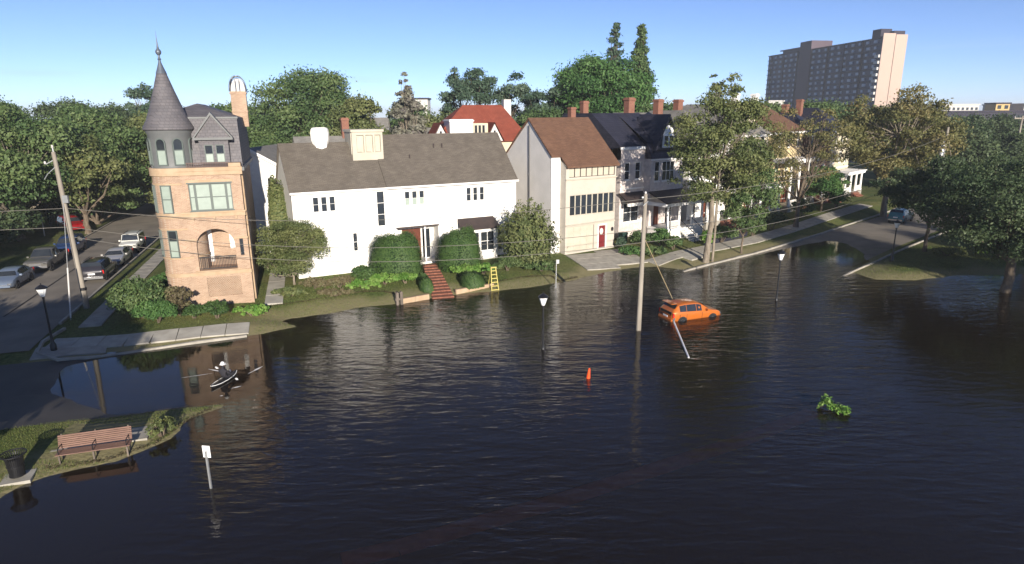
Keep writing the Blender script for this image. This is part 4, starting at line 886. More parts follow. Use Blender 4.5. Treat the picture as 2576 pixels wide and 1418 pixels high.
far_block((278, 420), 95, 22, 20, 18.2, 'far_pale', 'pale long building on the horizon right of the tall street trees', 8, 'far_pale')
far_block((142, 360), 95, 8, 8, 20, 'far_pale', 'narrow white building at the left foot of the apartment block', 2, 'far_pale')
far_block((-42, 260), 90, 9, 9, 20, 'far_pale', 'pale grey tower peeping over the big oak behind the white house', 2)

# ------------------------------------------------------------------ vegetation
def leaf_cloud(name, C_, Nrm, size, seed, aspect=0.55, jitter=0.7, m_=None, parent=None, shade=None):
    """one rhombic leaf spray per centre; C_ centres (n,3), Nrm outward directions"""
    g = np.random.default_rng(seed); n = len(C_)
    nr = Nrm + g.normal(0, jitter, (n, 3)); nr /= np.linalg.norm(nr, axis=1, keepdims=True)+1e-9
    t = np.cross(nr, g.normal(0, 1, (n, 3))); t /= np.linalg.norm(t, axis=1, keepdims=True)+1e-9; bt = np.cross(nr, t)
    s = (size * g.uniform(.6, 1.35, n))[:, None]
    V = np.stack([C_-t*s, C_-bt*s*aspect+nr*s*.15, C_+t*s, C_+bt*s*aspect+nr*s*.15], 1).reshape(-1, 3)
    Q = np.arange(4*n).reshape(n, 4); v = g.uniform(0, 1, n) if shade is None else np.clip(shade + g.normal(0, .16, n), 0, 1)
    me = np_mesh(name, V, Q, {'leaf': np.repeat(v, 4)}); me.materials.append(m_)
    o = bpy.data.objects.new(name, me); col.objects.link(o)
    if parent is not None: o.parent = parent
    return o

def lobes_in(g, cz, rx, ry, rz, n, rl, shape='oval'):
    out = []
    while shape == 'spire' and len(out) < n:
        zn = g.uniform(0, 1)**1.15; env = rx*min(1, .14+1.1*(1-zn)**.9)*min(1, .5+2*zn); a = g.uniform(0, 2*math.pi); q = g.uniform(.2, .85)*env; out.append((math.cos(a)*q, math.sin(a)*q, cz-rz+2*rz*zn, .22+.3*env))
    while len(out) < n:
        p = g.uniform(-1, 1, 3); r = np.linalg.norm(p)
        if r > 1 or r < .35: continue
        if shape == 'dome' and p[2] < -.45: continue
        if shape == 'cone':
            lim = 1-(p[2]+1)/2*.92
            if math.hypot(p[0], p[1]) > lim: continue
        if shape == 'column' and math.hypot(p[0], p[1]) > min(1, 1.25*(1-p[2])**.6): continue
        k = rl*g.uniform(.5, 1.4)*(.55+.45*min(1, 1.6*(1-p[2])) if shape == 'column' else 1)*(0.75 if shape == 'cone' and p[2] > .3 else 1)
        out.append((p[0]*(rx-k*.6), p[1]*(ry-k*.6), cz+p[2]*(rz-k*.6), k))
    return np.array(out)

def tree(name, loc, h, cr, leaf, label, n=7000, ls=.42, nl=34, rl=None, trunk=.28, base=None, shape='oval', bark='bark', seed=1, cat='tree', group=None, lean=(0, 0), fork=None, stretch=1.0, zb=None):
    """tapered trunk with limbs to every clump > trunk, crown"""
    n = int(n*4.4); ls *= .44; nl = int(nl*1.5); rl = (rl or cr*.36)*.86
    g = np.random.default_rng(seed); z0 = h1(*loc) if zb is None else zb
    root = empty(name, (loc[0], loc[1], z0-.05), 0, label, cat, group); H = h; cb = base if base is not None else h*.3
    cz, rz = (cb+H)/2, (H-cb)/2; rl = rl or cr*.36
    lb = lobes_in(g, cz, cr, cr*stretch, rz, nl, rl, shape); lb[:, 0] += lean[0]*(lb[:, 2]/H); lb[:, 1] += lean[1]*(lb[:, 2]/H)
    b = MB(); fk = fork or cb*.85+.3; wob = g.normal(0, .05*trunk*4, (5, 2)); wob[0] = 0
    tp = [(wob[k][0]+lean[0]*(fk*k/4)/H, wob[k][1]+lean[1]*(fk*k/4)/H, fk*k/4) for k in range(5)]
    b.tube(tp, [trunk*1.35, trunk*1.02, trunk*.95, trunk*.9, trunk*.8], 10)
    mains = lb[np.argsort(g.uniform(0, 1, nl))[:min(7, nl)]]
    for m_ in mains:
        p0 = Vector(tp[-1])-Vector((0, 0, .2)); p1 = Vector(m_[:3]); md = p0.lerp(p1, .5)+Vector(g.normal(0, .25, 3)); md.z -= .15*(p1-p0).length*.5
        b.tube([p0, p0.lerp(md, .5), md, md.lerp(p1, .55), p1], [trunk*.6, trunk*.45, trunk*.34, trunk*.22, trunk*.08], 6)
    for m_ in lb:
        a = mains[np.argmin(np.linalg.norm(mains[:, :3]-m_[:3], axis=1))]; p0 = Vector(tp[-1]).lerp(Vector(a[:3]), .55)
        if (Vector(m_[:3])-p0).length > .3: b.tube([p0, p0.lerp(Vector(m_[:3]), .5)+Vector(g.normal(0, .15, 3)), Vector(m_[:3])], [trunk*.2, trunk*.13, trunk*.04], 5)
    b.build('trunk', M[bark], root, smooth=True)
    w = lb[:, 3]**2; pick = g.choice(nl, n, p=w/w.sum()); d = g.normal(0, 1, (n, 3)); d /= np.linalg.norm(d, axis=1, keepdims=True)
    d[:, 2] = np.where(d[:, 2] < -.35, -d[:, 2]*.8, d[:, 2]); rr = lb[pick, 3]*np.where(g.uniform(0, 1, n) < .66, g.uniform(.6, 1.1, n), g.uniform(.2, 1.5, n))
    Cn = lb[pick, :3]+d*rr[:, None]*np.array([1, 1, .8])
    sh = g.uniform(.1, .9, nl)[pick]
    leaf_cloud('crown', Cn, d, ls, seed, m_=M[leaf], parent=root, shade=sh)
    return root

LG = 'trees along the left street'
TL = 'trees behind the houses'
# left street wood: (x, y, height, crown radius, leaf, label)
left_trees = [(-53.6, 67.9, 14.2, 7.4, 'leaf_dense', 'green street tree with pale trunk behind the grey pickup', 2.6),
 (-61.5, 60.5, 14.6, 7.8, 'leaf_dense', 'dense green tree at the left edge of the picture', .4),
 (-64.0, 73.0, 14.8, 8.2, 'leaf_dense', 'green tree between the left edge and the pale trunk, further back', .2),
 (-53.0, 80.0, 14.4, 7.6, 'leaf_dense', 'green tree over the far left row of parked cars', .2),
 (-46.5, 88.5, 14.6, 7.0, 'leaf_olive', 'olive-green tree just left of the turret, over the street', .6),
 (-58.0, 90.0, 15.0, 7.2, 'leaf_dense', 'green tree behind the second tree of the left street', .2),
 (-70.0, 86.0, 15.2, 7.2, 'leaf_dense', 'green tree on the left skyline', .2),
 (-80.0, 98.0, 16.0, 7.5, 'leaf_dense', 'farthest tree at the upper left edge', .2),
 (-66.0, 104.0, 15.8, 7.5, 'leaf_oak', 'broad dark tree closing the view of the left street', .2),
 (-53.0, 103.0, 15.4, 7.0, 'leaf_dense', 'tall tree behind the turret eaves, left', .2),
 (-42.0, 100.0, 15.4, 6.5, 'leaf_dense', 'tree rising behind the grey mansard roof', .2),
 (-76.0, 112.0, 16.2, 8.0, 'leaf_oak', 'dark tree behind the farthest tree at the upper left', .2),
 (-90.0, 112.0, 16.4, 8.0, 'leaf_dense', 'treetop at the very left of the skyline', .2),
 (-36.5, 77.0, 10.0, 4.4, 'leaf_dense', 'low tree close behind the turret house', 1.2),
 (-40.5, 84.0, 12.5, 5.0, 'leaf_dense', 'tree overhanging the street right behind the turret', 1.6),
 (-60.5, 51.5, 13.6, 6.0, 'leaf_dense', 'tree cut by the left edge above the pale blue-grey car', .4),
 (-50.0, 73.5, 11.5, 5.2, 'leaf_olive', 'lower olive tree over the red car', 2.6)]
for i, (x, y, h, r, lf, lab, bs) in enumerate(left_trees):
    tree('street_tree', (x, y), h, r, lf, lab, n=9500, ls=.44, nl=58, rl=r*.27, trunk=.32, base=bs, seed=20+i, bark='pale_bark' if i == 0 else 'bark', group=LG, shape='oval')
tree('sparse_tree', (-66, 118), 19.0, 3.6, 'leaf_blue', 'bluish ragged treetop above the left wood', n=1500, ls=.5, nl=22, seed=41, base=11)
# behind the houses
tree('oak_tree', (-29.5, 96), 19.6, 8.6, 'leaf_dense', 'big dark rounded oak behind the turret and white houses', n=15000, ls=.46, nl=70, rl=2.6, trunk=.5, base=2.5, seed=50, group=TL)
tree('oak_tree', (-20.5, 92), 16.2, 5.8, 'leaf_olive', 'olive oak on the right flank of the big dark oak', n=8000, ls=.46, nl=40, trunk=.4, base=2.0, seed=51, group=TL)
tree('oak_tree', (-35.5, 90), 13.4, 4.6, 'leaf_dense', 'lower green tree at the left foot of the big oak', n=5500, ls=.44, nl=30, trunk=.3, base=2.0, seed=52, group=TL)
tree('oak_tree', (-25, 80), 10.6, 4.2, 'leaf_olive', 'yellow-green tree behind the white house chimney', n=5000, ls=.4, nl=30, trunk=.3, base=2, seed=53, group=TL)
tree('oak_tree', (-12.5, 98), 14.2, 5.6, 'leaf_olive', 'olive tree behind the drooping grey tree', n=5500, ls=.46, nl=30, trunk=.3, base=3, seed=54, group=TL)
tree('elm_tree', (-6.5, 108), 21.2, 5.4, 'leaf_blue', 'bluish open-crowned tree over the red roof, left', n=3600, ls=.46, nl=40, rl=1.4, trunk=.35, base=8, seed=55, group=TL)
tree('elm_tree', (0.5, 110), 19.6, 4.4, 'leaf_blue', 'bluish open-crowned tree over the red roof, middle', n=3000, ls=.46, nl=34, rl=1.3, trunk=.35, base=6, seed=56, group=TL)
tree('elm_tree', (6.0, 104), 19.0, 4.0, 'leaf_blue', 'bluish slim tree between the red roof and the pine', n=2600, ls=.46, nl=30, rl=1.2, trunk=.3, base=5, seed=57, group=TL)
tree('oak_tree', (3.5, 96), 14.5, 4.8, 'leaf_dense', 'dark tree at the right end of the red roof', n=5000, ls=.45, nl=30, trunk=.3, base=2, seed=58, group=TL)
tree('pine_tree', (14.5, 106), 22.4, 9.0, 'leaf_bright', 'broad bright green pine behind the brown roof', n=13000, ls=.5, nl=64, rl=2.3, trunk=.5, base=8.0, seed=59, group=TL, shape='dome')
tree('poplar_tree', (18.8, 120), 28.2, 3.3, 'leaf_blue', 'left of the two tall narrow poplars', n=5200, ls=.5, nl=150, rl=.75, trunk=.3, base=6, seed=60, shape='spire', group='narrow poplars')
tree('poplar_tree', (23.2, 119), 27.8, 3.7, 'leaf_dense', 'right of the two tall narrow poplars', n=6400, ls=.5, nl=170, rl=.85, trunk=.3, base=6, seed=61, shape='spire', group='narrow poplars')
tree('drooping_tree', (-13.6, 86), 15.5, 2.4, 'leaf_grey', 'grey-brown drooping tree with a bare tip left of the red roof', n=1300, ls=.55, nl=20, rl=.9, trunk=.2, base=8.5, seed=62, bark='pale_bark')
tree('drooping_tree', (-14.2, 87.5), 18.3, 1.1, 'leaf_grey', 'thin ragged bare-tipped tree behind the grey drooping tree', n=260, ls=.42, nl=12, rl=.5, trunk=.12, base=13, seed=63, bark='pale_bark')
bgx = [(27, 108, 15.2, 5), (36, 112, 15.5, 5.5), (46, 118, 15.4, 6), (57, 122, 15.8, 6), (68, 118, 15.0, 6), (77, 112, 13.6, 5.5), (84, 122, 13.4, 6.5), (95, 128, 12.8, 7), (108, 130, 12.0, 7), (72, 100, 10.5, 5), (84, 104, 10.5, 5.5), (96, 110, 10.8, 6)]
far_labels = ['green treetop right of the poplars, behind the row', 'green treetop left of the apartment block foot', 'round treetop under the left end of the apartment block', 'treetop in front of the apartment block, right of its middle', 'treetop beside the yellowing street tree, against the sky',
 'dark tree right of the yellowing street tree', 'dark tree below the dark far building, left', 'dark tree below the dark far building, middle', 'dark tree at the right edge under the far buildings', 'dark tree beyond the transformer pole', 'dark tree right of the transformer pole', 'dark low tree at the right edge beyond the creek']
for i, (x, y, h, r) in enumerate(bgx):
    tree('far_tree', (x, y), h, r, ('leaf_dense', 'leaf_oak')[i > 4], far_labels[i], n=4200, ls=.5, nl=26, trunk=.3, base=1.5, seed=80+i, group=TL)
# street trees before the row of houses
ST = 'street trees before the row of houses'
tree('street_tree', (18.16, 57.5), 15.8, 4.9, 'leaf_olive', 'tall street tree with bare straight trunk before the porch house', n=6600, ls=.27, nl=84, rl=1.05, trunk=.25, base=4.6, fork=7.6, seed=110, bark='pale_bark', group=ST, lean=(.6, 0))
tree('street_tree', (18.9, 57.9), 17.2, 2.3, 'leaf_olive', 'ragged leader twigs topping the tall street tree', n=420, ls=.26, nl=16, rl=.55, trunk=.10, base=13.6, seed=111, bark='pale_bark')
tree('young_tree', (22.8, 61.2), 11.0, 3.3, 'leaf_dense', 'slender green tree right of the tall street tree', n=5200, ls=.26, nl=50, rl=.85, trunk=.10, base=2.0, seed=112, group=ST)
tree('street_tree', (33.5, 73.4), 14.0, 6.2, 'leaf_autumn', 'thin brownish half-bare street tree in the middle of the row', n=1700, ls=.30, nl=56, rl=1.0, trunk=.26, base=3.8, seed=113, group=ST)
tree('street_tree', (49.26, 82.8), 17.0, 7.6, 'leaf_autumn', 'tall yellowing street tree right of the cream houses', n=6600, ls=.36, nl=92, rl=1.5, trunk=.34, base=4.2, fork=7.0, seed=114, bark='pale_bark', group=ST)
tree('street_tree', (41.5, 84.0), 6.2, 3.0, 'leaf_bright', 'short bushy palm-like tree on the lawn before the yellow-cream house', n=3000, ls=.3, nl=24, rl=.9, trunk=.15, base=1.4, seed=115)
tree('street_tree', (40.6, 60.6), 9.2, 5.4, 'leaf_oak', 'small dark tree at the street edge left of the big oak', n=4600, ls=.28, nl=40, rl=1.15, trunk=.17, base=3.2, seed=116)
tree('live_oak', (38.26, 46.9), 11.0, 7.2, 'leaf_oak', 'big dark live oak standing in the flood at the right edge', n=17000, ls=.22, nl=80, rl=1.5, trunk=.36, base=2.2, seed=117, bark='bark', zb=-.4, lean=(3.0, 3.5), fork=2.9)
tree('live_oak', (52.5, 62.5), 9.6, 5.6, 'leaf_oak', 'dark oak behind the big live oak on the right bank', n=8000, ls=.3, nl=50, rl=1.4, trunk=.35, base=2.8, seed=118)
# trees just outside the picture on the left bank; their shade falls over the corner of the street
bank_labels = ['oak on the left bank nearest the litter bin, outside the frame', 'second oak on the left bank outside the frame', 'tall spreading oak on the left bank outside the frame', 'oak behind the first one on the left bank outside the frame', 'oak behind the second one on the left bank outside the frame', 'oak on the verge of the near street outside the frame', 'second oak on the verge of the near street outside the frame', 'tall slim oak behind the verge oaks outside the frame', 'high-crowned oak beside the camera, outside the frame', 'unseen oak added beyond the right edge to shade the bank', 'second unseen oak added beyond the right edge for shade']
for i, (x, y, h, r) in enumerate([(-21.8, 10.0, 8.8, 4.8), (-29.5, 12.0, 9.0, 4.8), (-41, 14.0, 15.0, 6.2), (-25.5, 4.5, 9.4, 4.8), (-34.5, 6.0, 9.8, 5.0), (-25.5, 17.2, 7.8, 4.2), (-33.0, 19.5, 7.6, 4.2), (-35.5, 13, 15.0, 4.2), (-16.0, -1.0, 13.0, 5.0), (50.0, 22.0, 14.0, 6.0), (59.0, 25.0, 14.5, 6.0)]):  # last two: unseen oaks added right of frame to shade the right bank
    tree('bank_tree', (x, y), h, r, 'leaf_oak', bank_labels[i], n=2600, ls=.55, nl=34, trunk=.3, base=6.4 if i == 8 else 2.0, seed=130+i, group='trees on the left bank' if i < 9 else 'shade trees added beyond the right edge')

for i, (x, y, h, r) in enumerate([(-38, 138, 15.4, 8), (-22, 142, 15.2, 8), (-6, 136, 15.6, 8), (10, 140, 15.6, 8), (32, 138, 15.4, 8), (-56, 140, 16, 8.5), (-78, 136, 16, 8.5), (52, 142, 15.6, 8), (74, 146, 15.0, 8)]):
    tree('horizon_tree', (x, y), h, r, 'leaf_dense', ['between the brick chimney and the big oak', 'behind the olive oak', 'left of the red roof', 'between the red roof and the pine', 'right of the poplars', 'behind the turret spire', 'at the left of the skyline', 'left of the apartment block', 'under the apartment block'][i].join(('distant tree on the horizon ', '')), n=2600, ls=.75, nl=34, trunk=.3, base=1, seed=160+i, group='trees on the horizon')

# ---- shrubs
def shrub(name, loc, rx, ry, h, leaf, label, n=1500, ls=.12, style='dome', seed=1, cat='shrub', group=None, nl=14, stem=True, rz=0.0):
    n = int(n*1.7); ls *= .78; nl = int(nl*2.2)
    g = np.random.default_rng(seed); z0 = h1(*loc); root = empty(name, (loc[0], loc[1], z0-.02), rz, label, cat, group)
    if style == 'clipped':      # smooth clipped dome, many small leaves on one skin
        d = g.normal(0, 1, (n, 3)); d /= np.linalg.norm(d, axis=1, keepdims=True); d[:, 2] = np.abs(d[:, 2])
        wob = 1+.06*np.sin(d[:, 0]*5+seed)+.05*np.sin(d[:, 1]*7+d[:, 2]*4)+.03*np.sin(d[:, 0]*13+d[:, 2]*11)
        e = np.sign(d)*np.abs(d)**.75; k = (np.where(g.uniform(0, 1, n) < .93, g.uniform(.9, 1.03, n), g.uniform(1.0, 1.1, n))*wob)[:, None]
        Cn = e*k*np.array([rx, ry, h]); Nr = d; sh = g.uniform(0, 1, n)
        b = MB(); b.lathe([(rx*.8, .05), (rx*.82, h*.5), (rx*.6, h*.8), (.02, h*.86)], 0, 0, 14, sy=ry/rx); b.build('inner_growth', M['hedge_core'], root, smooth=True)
    elif style == 'upright':    # upright plumes
        lb = []
        for k in range(nl):
            a = g.uniform(0, 2*math.pi); q = math.sqrt(g.uniform(0, 1)); lb.append((math.cos(a)*q*rx, math.sin(a)*q*ry, h*(1-.45*q*q)*g.uniform(.75, 1.05)))
        lb = np.array(lb); pick = g.integers(0, nl, n); t = g.uniform(.12, 1, n)**.8; fl = .18*rx*np.sin(t*2.6+.3)
        Cn = np.stack([lb[pick, 0]*(.35+.75*t)+g.normal(0, 1, n)*fl, lb[pick, 1]*(.35+.75*t)+g.normal(0, 1, n)*fl, lb[pick, 2]*t], 1); Nr = np.stack([lb[pick, 0], lb[pick, 1], np.full(n, .6)], 1); sh = g.uniform(.1, .9, nl)[pick]
    else:
        lb = lobes_in(g, h*.5, rx, ry, h*.5, nl, min(rx, h)*.27, 'dome'); pick = g.integers(0, nl, n); d = g.normal(0, 1, (n, 3)); d /= np.linalg.norm(d, axis=1, keepdims=True); d[:, 2] = np.where(d[:, 2] < -.2, -d[:, 2], d[:, 2])
        Cn = lb[pick, :3]+d*(lb[pick, 3]*g.uniform(.4, 1.35, n))[:, None]; Cn[:, 2] = np.maximum(Cn[:, 2], .03); Nr = d; sh = g.uniform(.1, .9, nl)[pick]
    leaf_cloud('foliage', Cn, Nr, ls, seed, m_=M[leaf], parent=root, shade=sh)
    if stem:
        b = MB()
        for k in range(5):
            a = g.uniform(0, 6.28); b.tube([(0.05*math.cos(a), .05*math.sin(a), 0), (rx*.2*math.cos(a), ry*.2*math.sin(a), h*.35), (rx*.45*math.cos(a), ry*.45*math.sin(a), h*.7)], [.05, .04, .015], 5)
        b.build('stem', M['bark'], root)
    return root
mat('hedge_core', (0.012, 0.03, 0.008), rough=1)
shrub('clipped_shrub', (-9.6, 51.4), 2.15, 1.6, 3.6, 'hedge', 'big clipped green dome shrub left of the front steps', n=11000, ls=.085, style='clipped', seed=200, stem=False, group='clipped dome shrubs')
shrub('clipped_shrub', (-4.5, 53.6), 1.95, 1.5, 3.5, 'hedge', 'clipped green dome shrub right of the front steps', n=10000, ls=.085, style='clipped', seed=201, stem=False, group='clipped dome shrubs')
shrub('plume_shrub', (1.45, 54.6), 2.5, 2.2, 6.0, 'leaf_olive', 'tall feathery dark green shrub before the garage house', n=9000, ls=.15, style='upright', seed=202, nl=60)
tree('crape_myrtle', (-17.3, 48.4), 5.3, 3.0, 'leaf_olive', 'rounded yellow-green small tree at the left end of the white house', n=7000, ls=.15, nl=60, rl=.75, trunk=.09, base=.5, fork=.9, seed=203, bark='pale_bark')
for i, (dx, dy) in enumerate(((.25, .1), (-.25, .15), (.1, -.2))):
    pass
shrub('climbing_hedge', (-20.2, 54.5), 1.0, 3.6, 7.2, 'leaf_olive', 'tall yellow-green hedge between the brick and white houses', n=6500, ls=.16, style='clipped', seed=204, stem=False, rz=R(20))
shrub('flowering_shrub', (-25.0, 40.6), 1.9, 1.5, 2.7, 'leaf_dense', 'large loose shrub at the foot of the turret', n=6500, ls=.13, seed=205, nl=22)
shrub('flowering_shrub', (-22.6, 40.9), 1.0, .9, 2.3, 'leaf_brown', 'reddish-brown leaved shrub beside the turret base', n=1700, ls=.13, seed=206)
shrub('flowering_shrub', (-23.4, 39.6), 1.5, 1.0, 1.4, 'leaf_bright', 'low green shrub beside the large turret shrub', n=2600, ls=.11, seed=207)
shrub('round_shrub', (-19.9, 40.5), .85, .75, 1.25, 'hedge', 'small round dark shrub before the pierced brick panel', n=2600, ls=.09, seed=208)
shrub('round_shrub', (-21.4, 40.4), .7, .6, .9, 'hedge', 'smaller round shrub left of the small round dark one', n=1600, ls=.09, seed=209)
shrub('low_shrub', (-18.0, 41.6), 1.3, .8, .7, 'fern', 'bright low planting at the corner of the brick house', n=2400, ls=.1, seed=210)
shrub('low_shrub', (-26.2, 41.8), .8, 1.6, 1.0, 'leaf_dense', 'hedge along the pavement left of the turret', n=3000, ls=.12, seed=211)
shrub('low_shrub', (-27.6, 47.5), .7, 2.4, 1.0, 'leaf_bright', 'green hedge between the pavement and the turret house', n=3000, ls=.12, seed=212, rz=R(18))
beds = [(-15.4, 47.4, 1.2, .8, .8, 'leaf_brown'), (-13.6, 47.9, 1.1, .8, .9, 'leaf_brown'), (-12.0, 49.2, 1.1, .9, 1.3, 'hedge'), (-10.2, 48.8, 1.2, .7, .9, 'fern'), (-8.6, 49.2, 1.1, .7, .9, 'fern'), (-11.6, 47.6, 1.4, .8, .7, 'fern'), (-4.0, 51.4, 1.2, .7, 1.0, 'fern'), (-2.4, 52.2, 1.1, .7, .9, 'fern'), (-.4, 53.2, 1.3, .9, 1.2, 'leaf_dense'), (2.6, 53.4, 1.6, .9, .9, 'leaf_dense'), (-16.6, 45.6, 1.5, .8, .6, 'leaf_olive'), (-13.4, 46.0, 1.6, .7, .5, 'leaf_brown')]
bl = ['russet bedding shrub under the rounded yellow-green tree', 'second russet bedding shrub before the white wall', 'round dark shrub left of the big clipped dome', 'bright fern clump before the big clipped dome, left', 'bright fern clump before the big clipped dome, right', 'pale fern bed on the lawn before the dark round shrub', 'fern clump right of the brick steps', 'fern clump near the yellow ladder', 'dark shrub under the bay window', 'dark ground shrub under the feathery shrub', 'low mixed planting at the left lawn corner', 'brown faded flower bed on the lawn']
for i, (x, y, rx, ry, h, lf) in enumerate(beds):
    shrub('bedding_shrub', (x, y), rx, ry, h, lf, bl[i], n=1700, ls=.11, seed=220+i, group='bedding before the white house')
for i, (x, y, rx, ry, h) in enumerate([(-6.95, 48.7, .55, 1.9, .75), (-3.4, 50.2, 1.0, 2.3, .8)]):
    shrub('low_hedge', (x, y), rx, ry, h, 'hedge', ['low dark hedge left of the brick steps', 'low dark hedge right of the brick steps'][i], n=4200, ls=.085, style='clipped', seed=240+i, stem=False, rz=R(15 if i == 0 else 12))
for i, (x, y, rx, ry, h) in enumerate([(-57.5, 57.5, 2.2, 2.0, 2.6), (-59.5, 64.0, 2.4, 2.2, 3.0), (-57.0, 73.5, 2.2, 2.0, 2.6)]):  # dark bushes added where the lawn lies in shade under the trees
    shrub('shade_fill_shrub', (x, y), rx, ry, h, 'leaf_oak', ['dark bush added to fill the shade left of the grey pickup', 'dark bush added to fill the shade left of the pale tree trunk', 'dark bush added to fill the shade behind the pale tree trunk'][i], n=3000, ls=.2, seed=250+i)
us_ = ['nearest the left edge', 'second from the left edge', 'behind the pale blue-grey car', 'behind the grey pickup', 'behind the dark blue car', 'before the red car', 'farthest up the street']
for i, t in enumerate((1, 6, 11, 17, 23, 34, 41)):  # understory added as a dark mass standing for the shade beneath the trees
    x, y = along(LS_P, LS_D, t); q = -10.2-.5*(i % 2)-(2 if i < 2 else 0); shrub('shade_verge_shrub', (x+LS_D[1]*q, y-LS_D[0]*q), 2.6, 2.6, 3.0+.5*(i % 3), 'leaf_oak', 'dark bush added as shade under the left street trees, '+us_[i], n=2600, ls=.22, seed=400+i, group='dark bushes added as shade under the left street trees')
row_sh = [(11.4, 59.2, 1.5, .9, .9, 'leaf_bright', 'low green bed between the driveway and the utility pole'), (13.4, 58.7, 1.5, .9, 1.0, 'leaf_dense', 'green bed in front of the porch house walk'), (15.0, 62.6, 1.0, .9, 1.9, 'leaf_bright', 'bright shrub left of the white stairs'), (16.0, 61.2, .9, .8, 1.4, 'leaf_dense', 'dark shrub at the foot of the white stairs'), (13.2, 62.6, 1.3, 1.0, 1.6, 'leaf_dense', 'shrub under the porch window'), (20.0, 63.2, .8, .8, 1.5, 'fern', 'bright yellow-green shrub right of the white stairs'), (22.0, 64.8, 1.8, 1.0, 1.7, 'leaf_dense', 'dark hedge behind the slender tree'), (26.5, 68.2, 1.6, 1.2, 2.2, 'leaf_dense', 'dark bush before the white row house'), (30.0, 71.8, 1.8, 1.2, 2.0, 'leaf_oak', 'dark bush before the ivory row house'), (37.0, 79.5, 1.6, 1.2, 2.4, 'leaf_dense', 'bush before the yellow-cream house'), (44.5, 86.0, 2.0, 1.5, 2.6, 'leaf_bright', 'green bush beside the yellowing tree'), (10.9, 61.5, .5, .5, 1.2, 'leaf_blue', 'pale shrub beside the red door')]
for i, (x, y, rx, ry, h, lf, lab) in enumerate(row_sh):
    shrub('garden_shrub', (x, y), rx, ry, h, lf, lab, n=1900, ls=.13, seed=260+i, group='shrubs before the row')
right_sh = [(45.5, 57.5, 2.4, 1.4, 1.2, 'fern', 'pale green bush on the right bank under the oak'), (49.5, 58.5, 2.6, 1.4, 1.1, 'leaf_bright', 'green bush at the right edge of the right bank'), (41.5, 58.6, 1.8, 1.1, .8, 'leaf_olive', 'low olive bush beside the small dark tree')]
for i, (x, y, rx, ry, h, lf, lab) in enumerate(right_sh):
    shrub('bank_shrub', (x, y), rx, ry, h, lf, lab, n=2200, ls=.13, seed=280+i, group='bushes on the right bank')
# leafy branch floating in the water, straggly shrub by the bench
g = np.random.default_rng(5); n = 420; t = g.uniform(0, 1, n); root = empty('floating_branch', (15.07, 27.0, 0), R(-38), 'bright green leafy branch floating alone in the dark water', 'branch')
leaf_cloud('leaves', np.stack([-.65+1.3*t, g.normal(0, .16, n)*(1.2-.5*t), .06+np.abs(g.normal(0, .16, n))+.25*np.exp(-((t-.2)/.15)**2)], 1), np.tile([0, -.3, 1.], (n, 1)), .085, 3, m_=M['fern'], parent=root)
b = MB(); b.tube([(-.75, 0, .05), (0, .03, .12), (.6, 0, .06)], [.025, .02, .008], 5); b.tube([(-.3, 0, .09), (-.45, .1, .5)], [.014, .005], 5); b.build('twig', M['bark'], root)
shrub('bench_weed', (-15.35, 24.9), .55, .9, .75, 'leaf_olive', 'straggly weed clump at the right end of the bench pad', n=520, ls=.075, seed=290)

# grass blades: near bank and verges
def grass(name, polys, n, hgt_, seed, lab):
    g = np.random.default_rng(seed); out = []
    for x0, x1, y0, y1 in polys:
        k = int(n*(x1-x0)*(y1-y0)/sum((q[1]-q[0])*(q[3]-q[2]) for q in polys)); X = g.uniform(x0, x1, k); Y = g.uniform(y0, y1, k); s = sdist(X, Y); ok = (s > .05)
        X, Y = X[ok], Y[ok]; bad = np.zeros(len(X), bool)
        for f in GRASS_KEEP_OUT: bad |= f(X, Y)
        out.append(np.stack([X[~bad], Y[~bad]], 1))
    P = np.concatenate(out); k = len(P); Zg = hgt(P[:, 0], P[:, 1]); a = g.uniform(0, 2*math.pi, k); w = .007+.006*g.uniform(0, 1, k); h = hgt_*g.uniform(.5, 1.3, k); ln = g.normal(0, .35, (k, 2))*h[:, None]
    dx, dy = np.cos(a)*w, np.sin(a)*w
    V = np.stack([np.stack([P[:, 0]-dx, P[:, 1]-dy, Zg-.01], 1), np.stack([P[:, 0]+dx, P[:, 1]+dy, Zg-.01], 1), np.stack([P[:, 0]+ln[:, 0], P[:, 1]+ln[:, 1], Zg+h], 1)], 1).reshape(-1, 3)
    me = np_mesh(name, V, np.arange(3*k).reshape(k, 3), {'leaf': np.repeat(g.uniform(0, 1, k), 3)}); me.materials.append(M['grass_blades'])
    o = bpy.data.objects.new(name, me); col.objects.link(o); tag(o, lab, 'grass', kind='stuff')
def in_near_street(X, Y):
    a = np.array(NEAR_ST); bad = np.zeros(len(X), bool)
    for (ax, ay), (bx, by) in zip(a[:-1], a[1:]):
        L_ = math.hypot(bx-ax, by-ay); t = ((X-ax)*(bx-ax)+(Y-ay)*(by-ay))/L_; q = ((X-ax)*(by-ay)-(Y-ay)*(bx-ax))/L_; bad |= (t > -1) & (t < L_+1) & (np.abs(q) < 4.5)
    return bad
def in_left_street(X, Y):
    q = (X-LS_P[0])*LS_D[1]-(Y-LS_P[1])*LS_D[0]; return (Y > 33) & (((q > -5.1) & (q < 3.15)) | ((q > 4.4) & (q < 5.8)))
GRASS_KEEP_OUT = [in_near_street, in_left_street, lambda X, Y: (X > -19.9) & (X < -15.6) & (Y > 22.9) & (Y < 26.0) & (Y < 26.0), lambda X, Y: (Y > 35.2) & (Y < 40.2) & (X > -28) & (X < -16.8) & (np.abs(Y-(35.9+(X+28)*.3)) < 1.3)]
grass('grass', [(-26, -13.5, 19.5, 29.5)], 70000, .06, 300, 'short worn grass round the bench')
grass('grass', [(-33, -14, 36, 48), (-17, 5, 42, 53)], 60000, .09, 301, 'lawn grass before the brick and white houses')
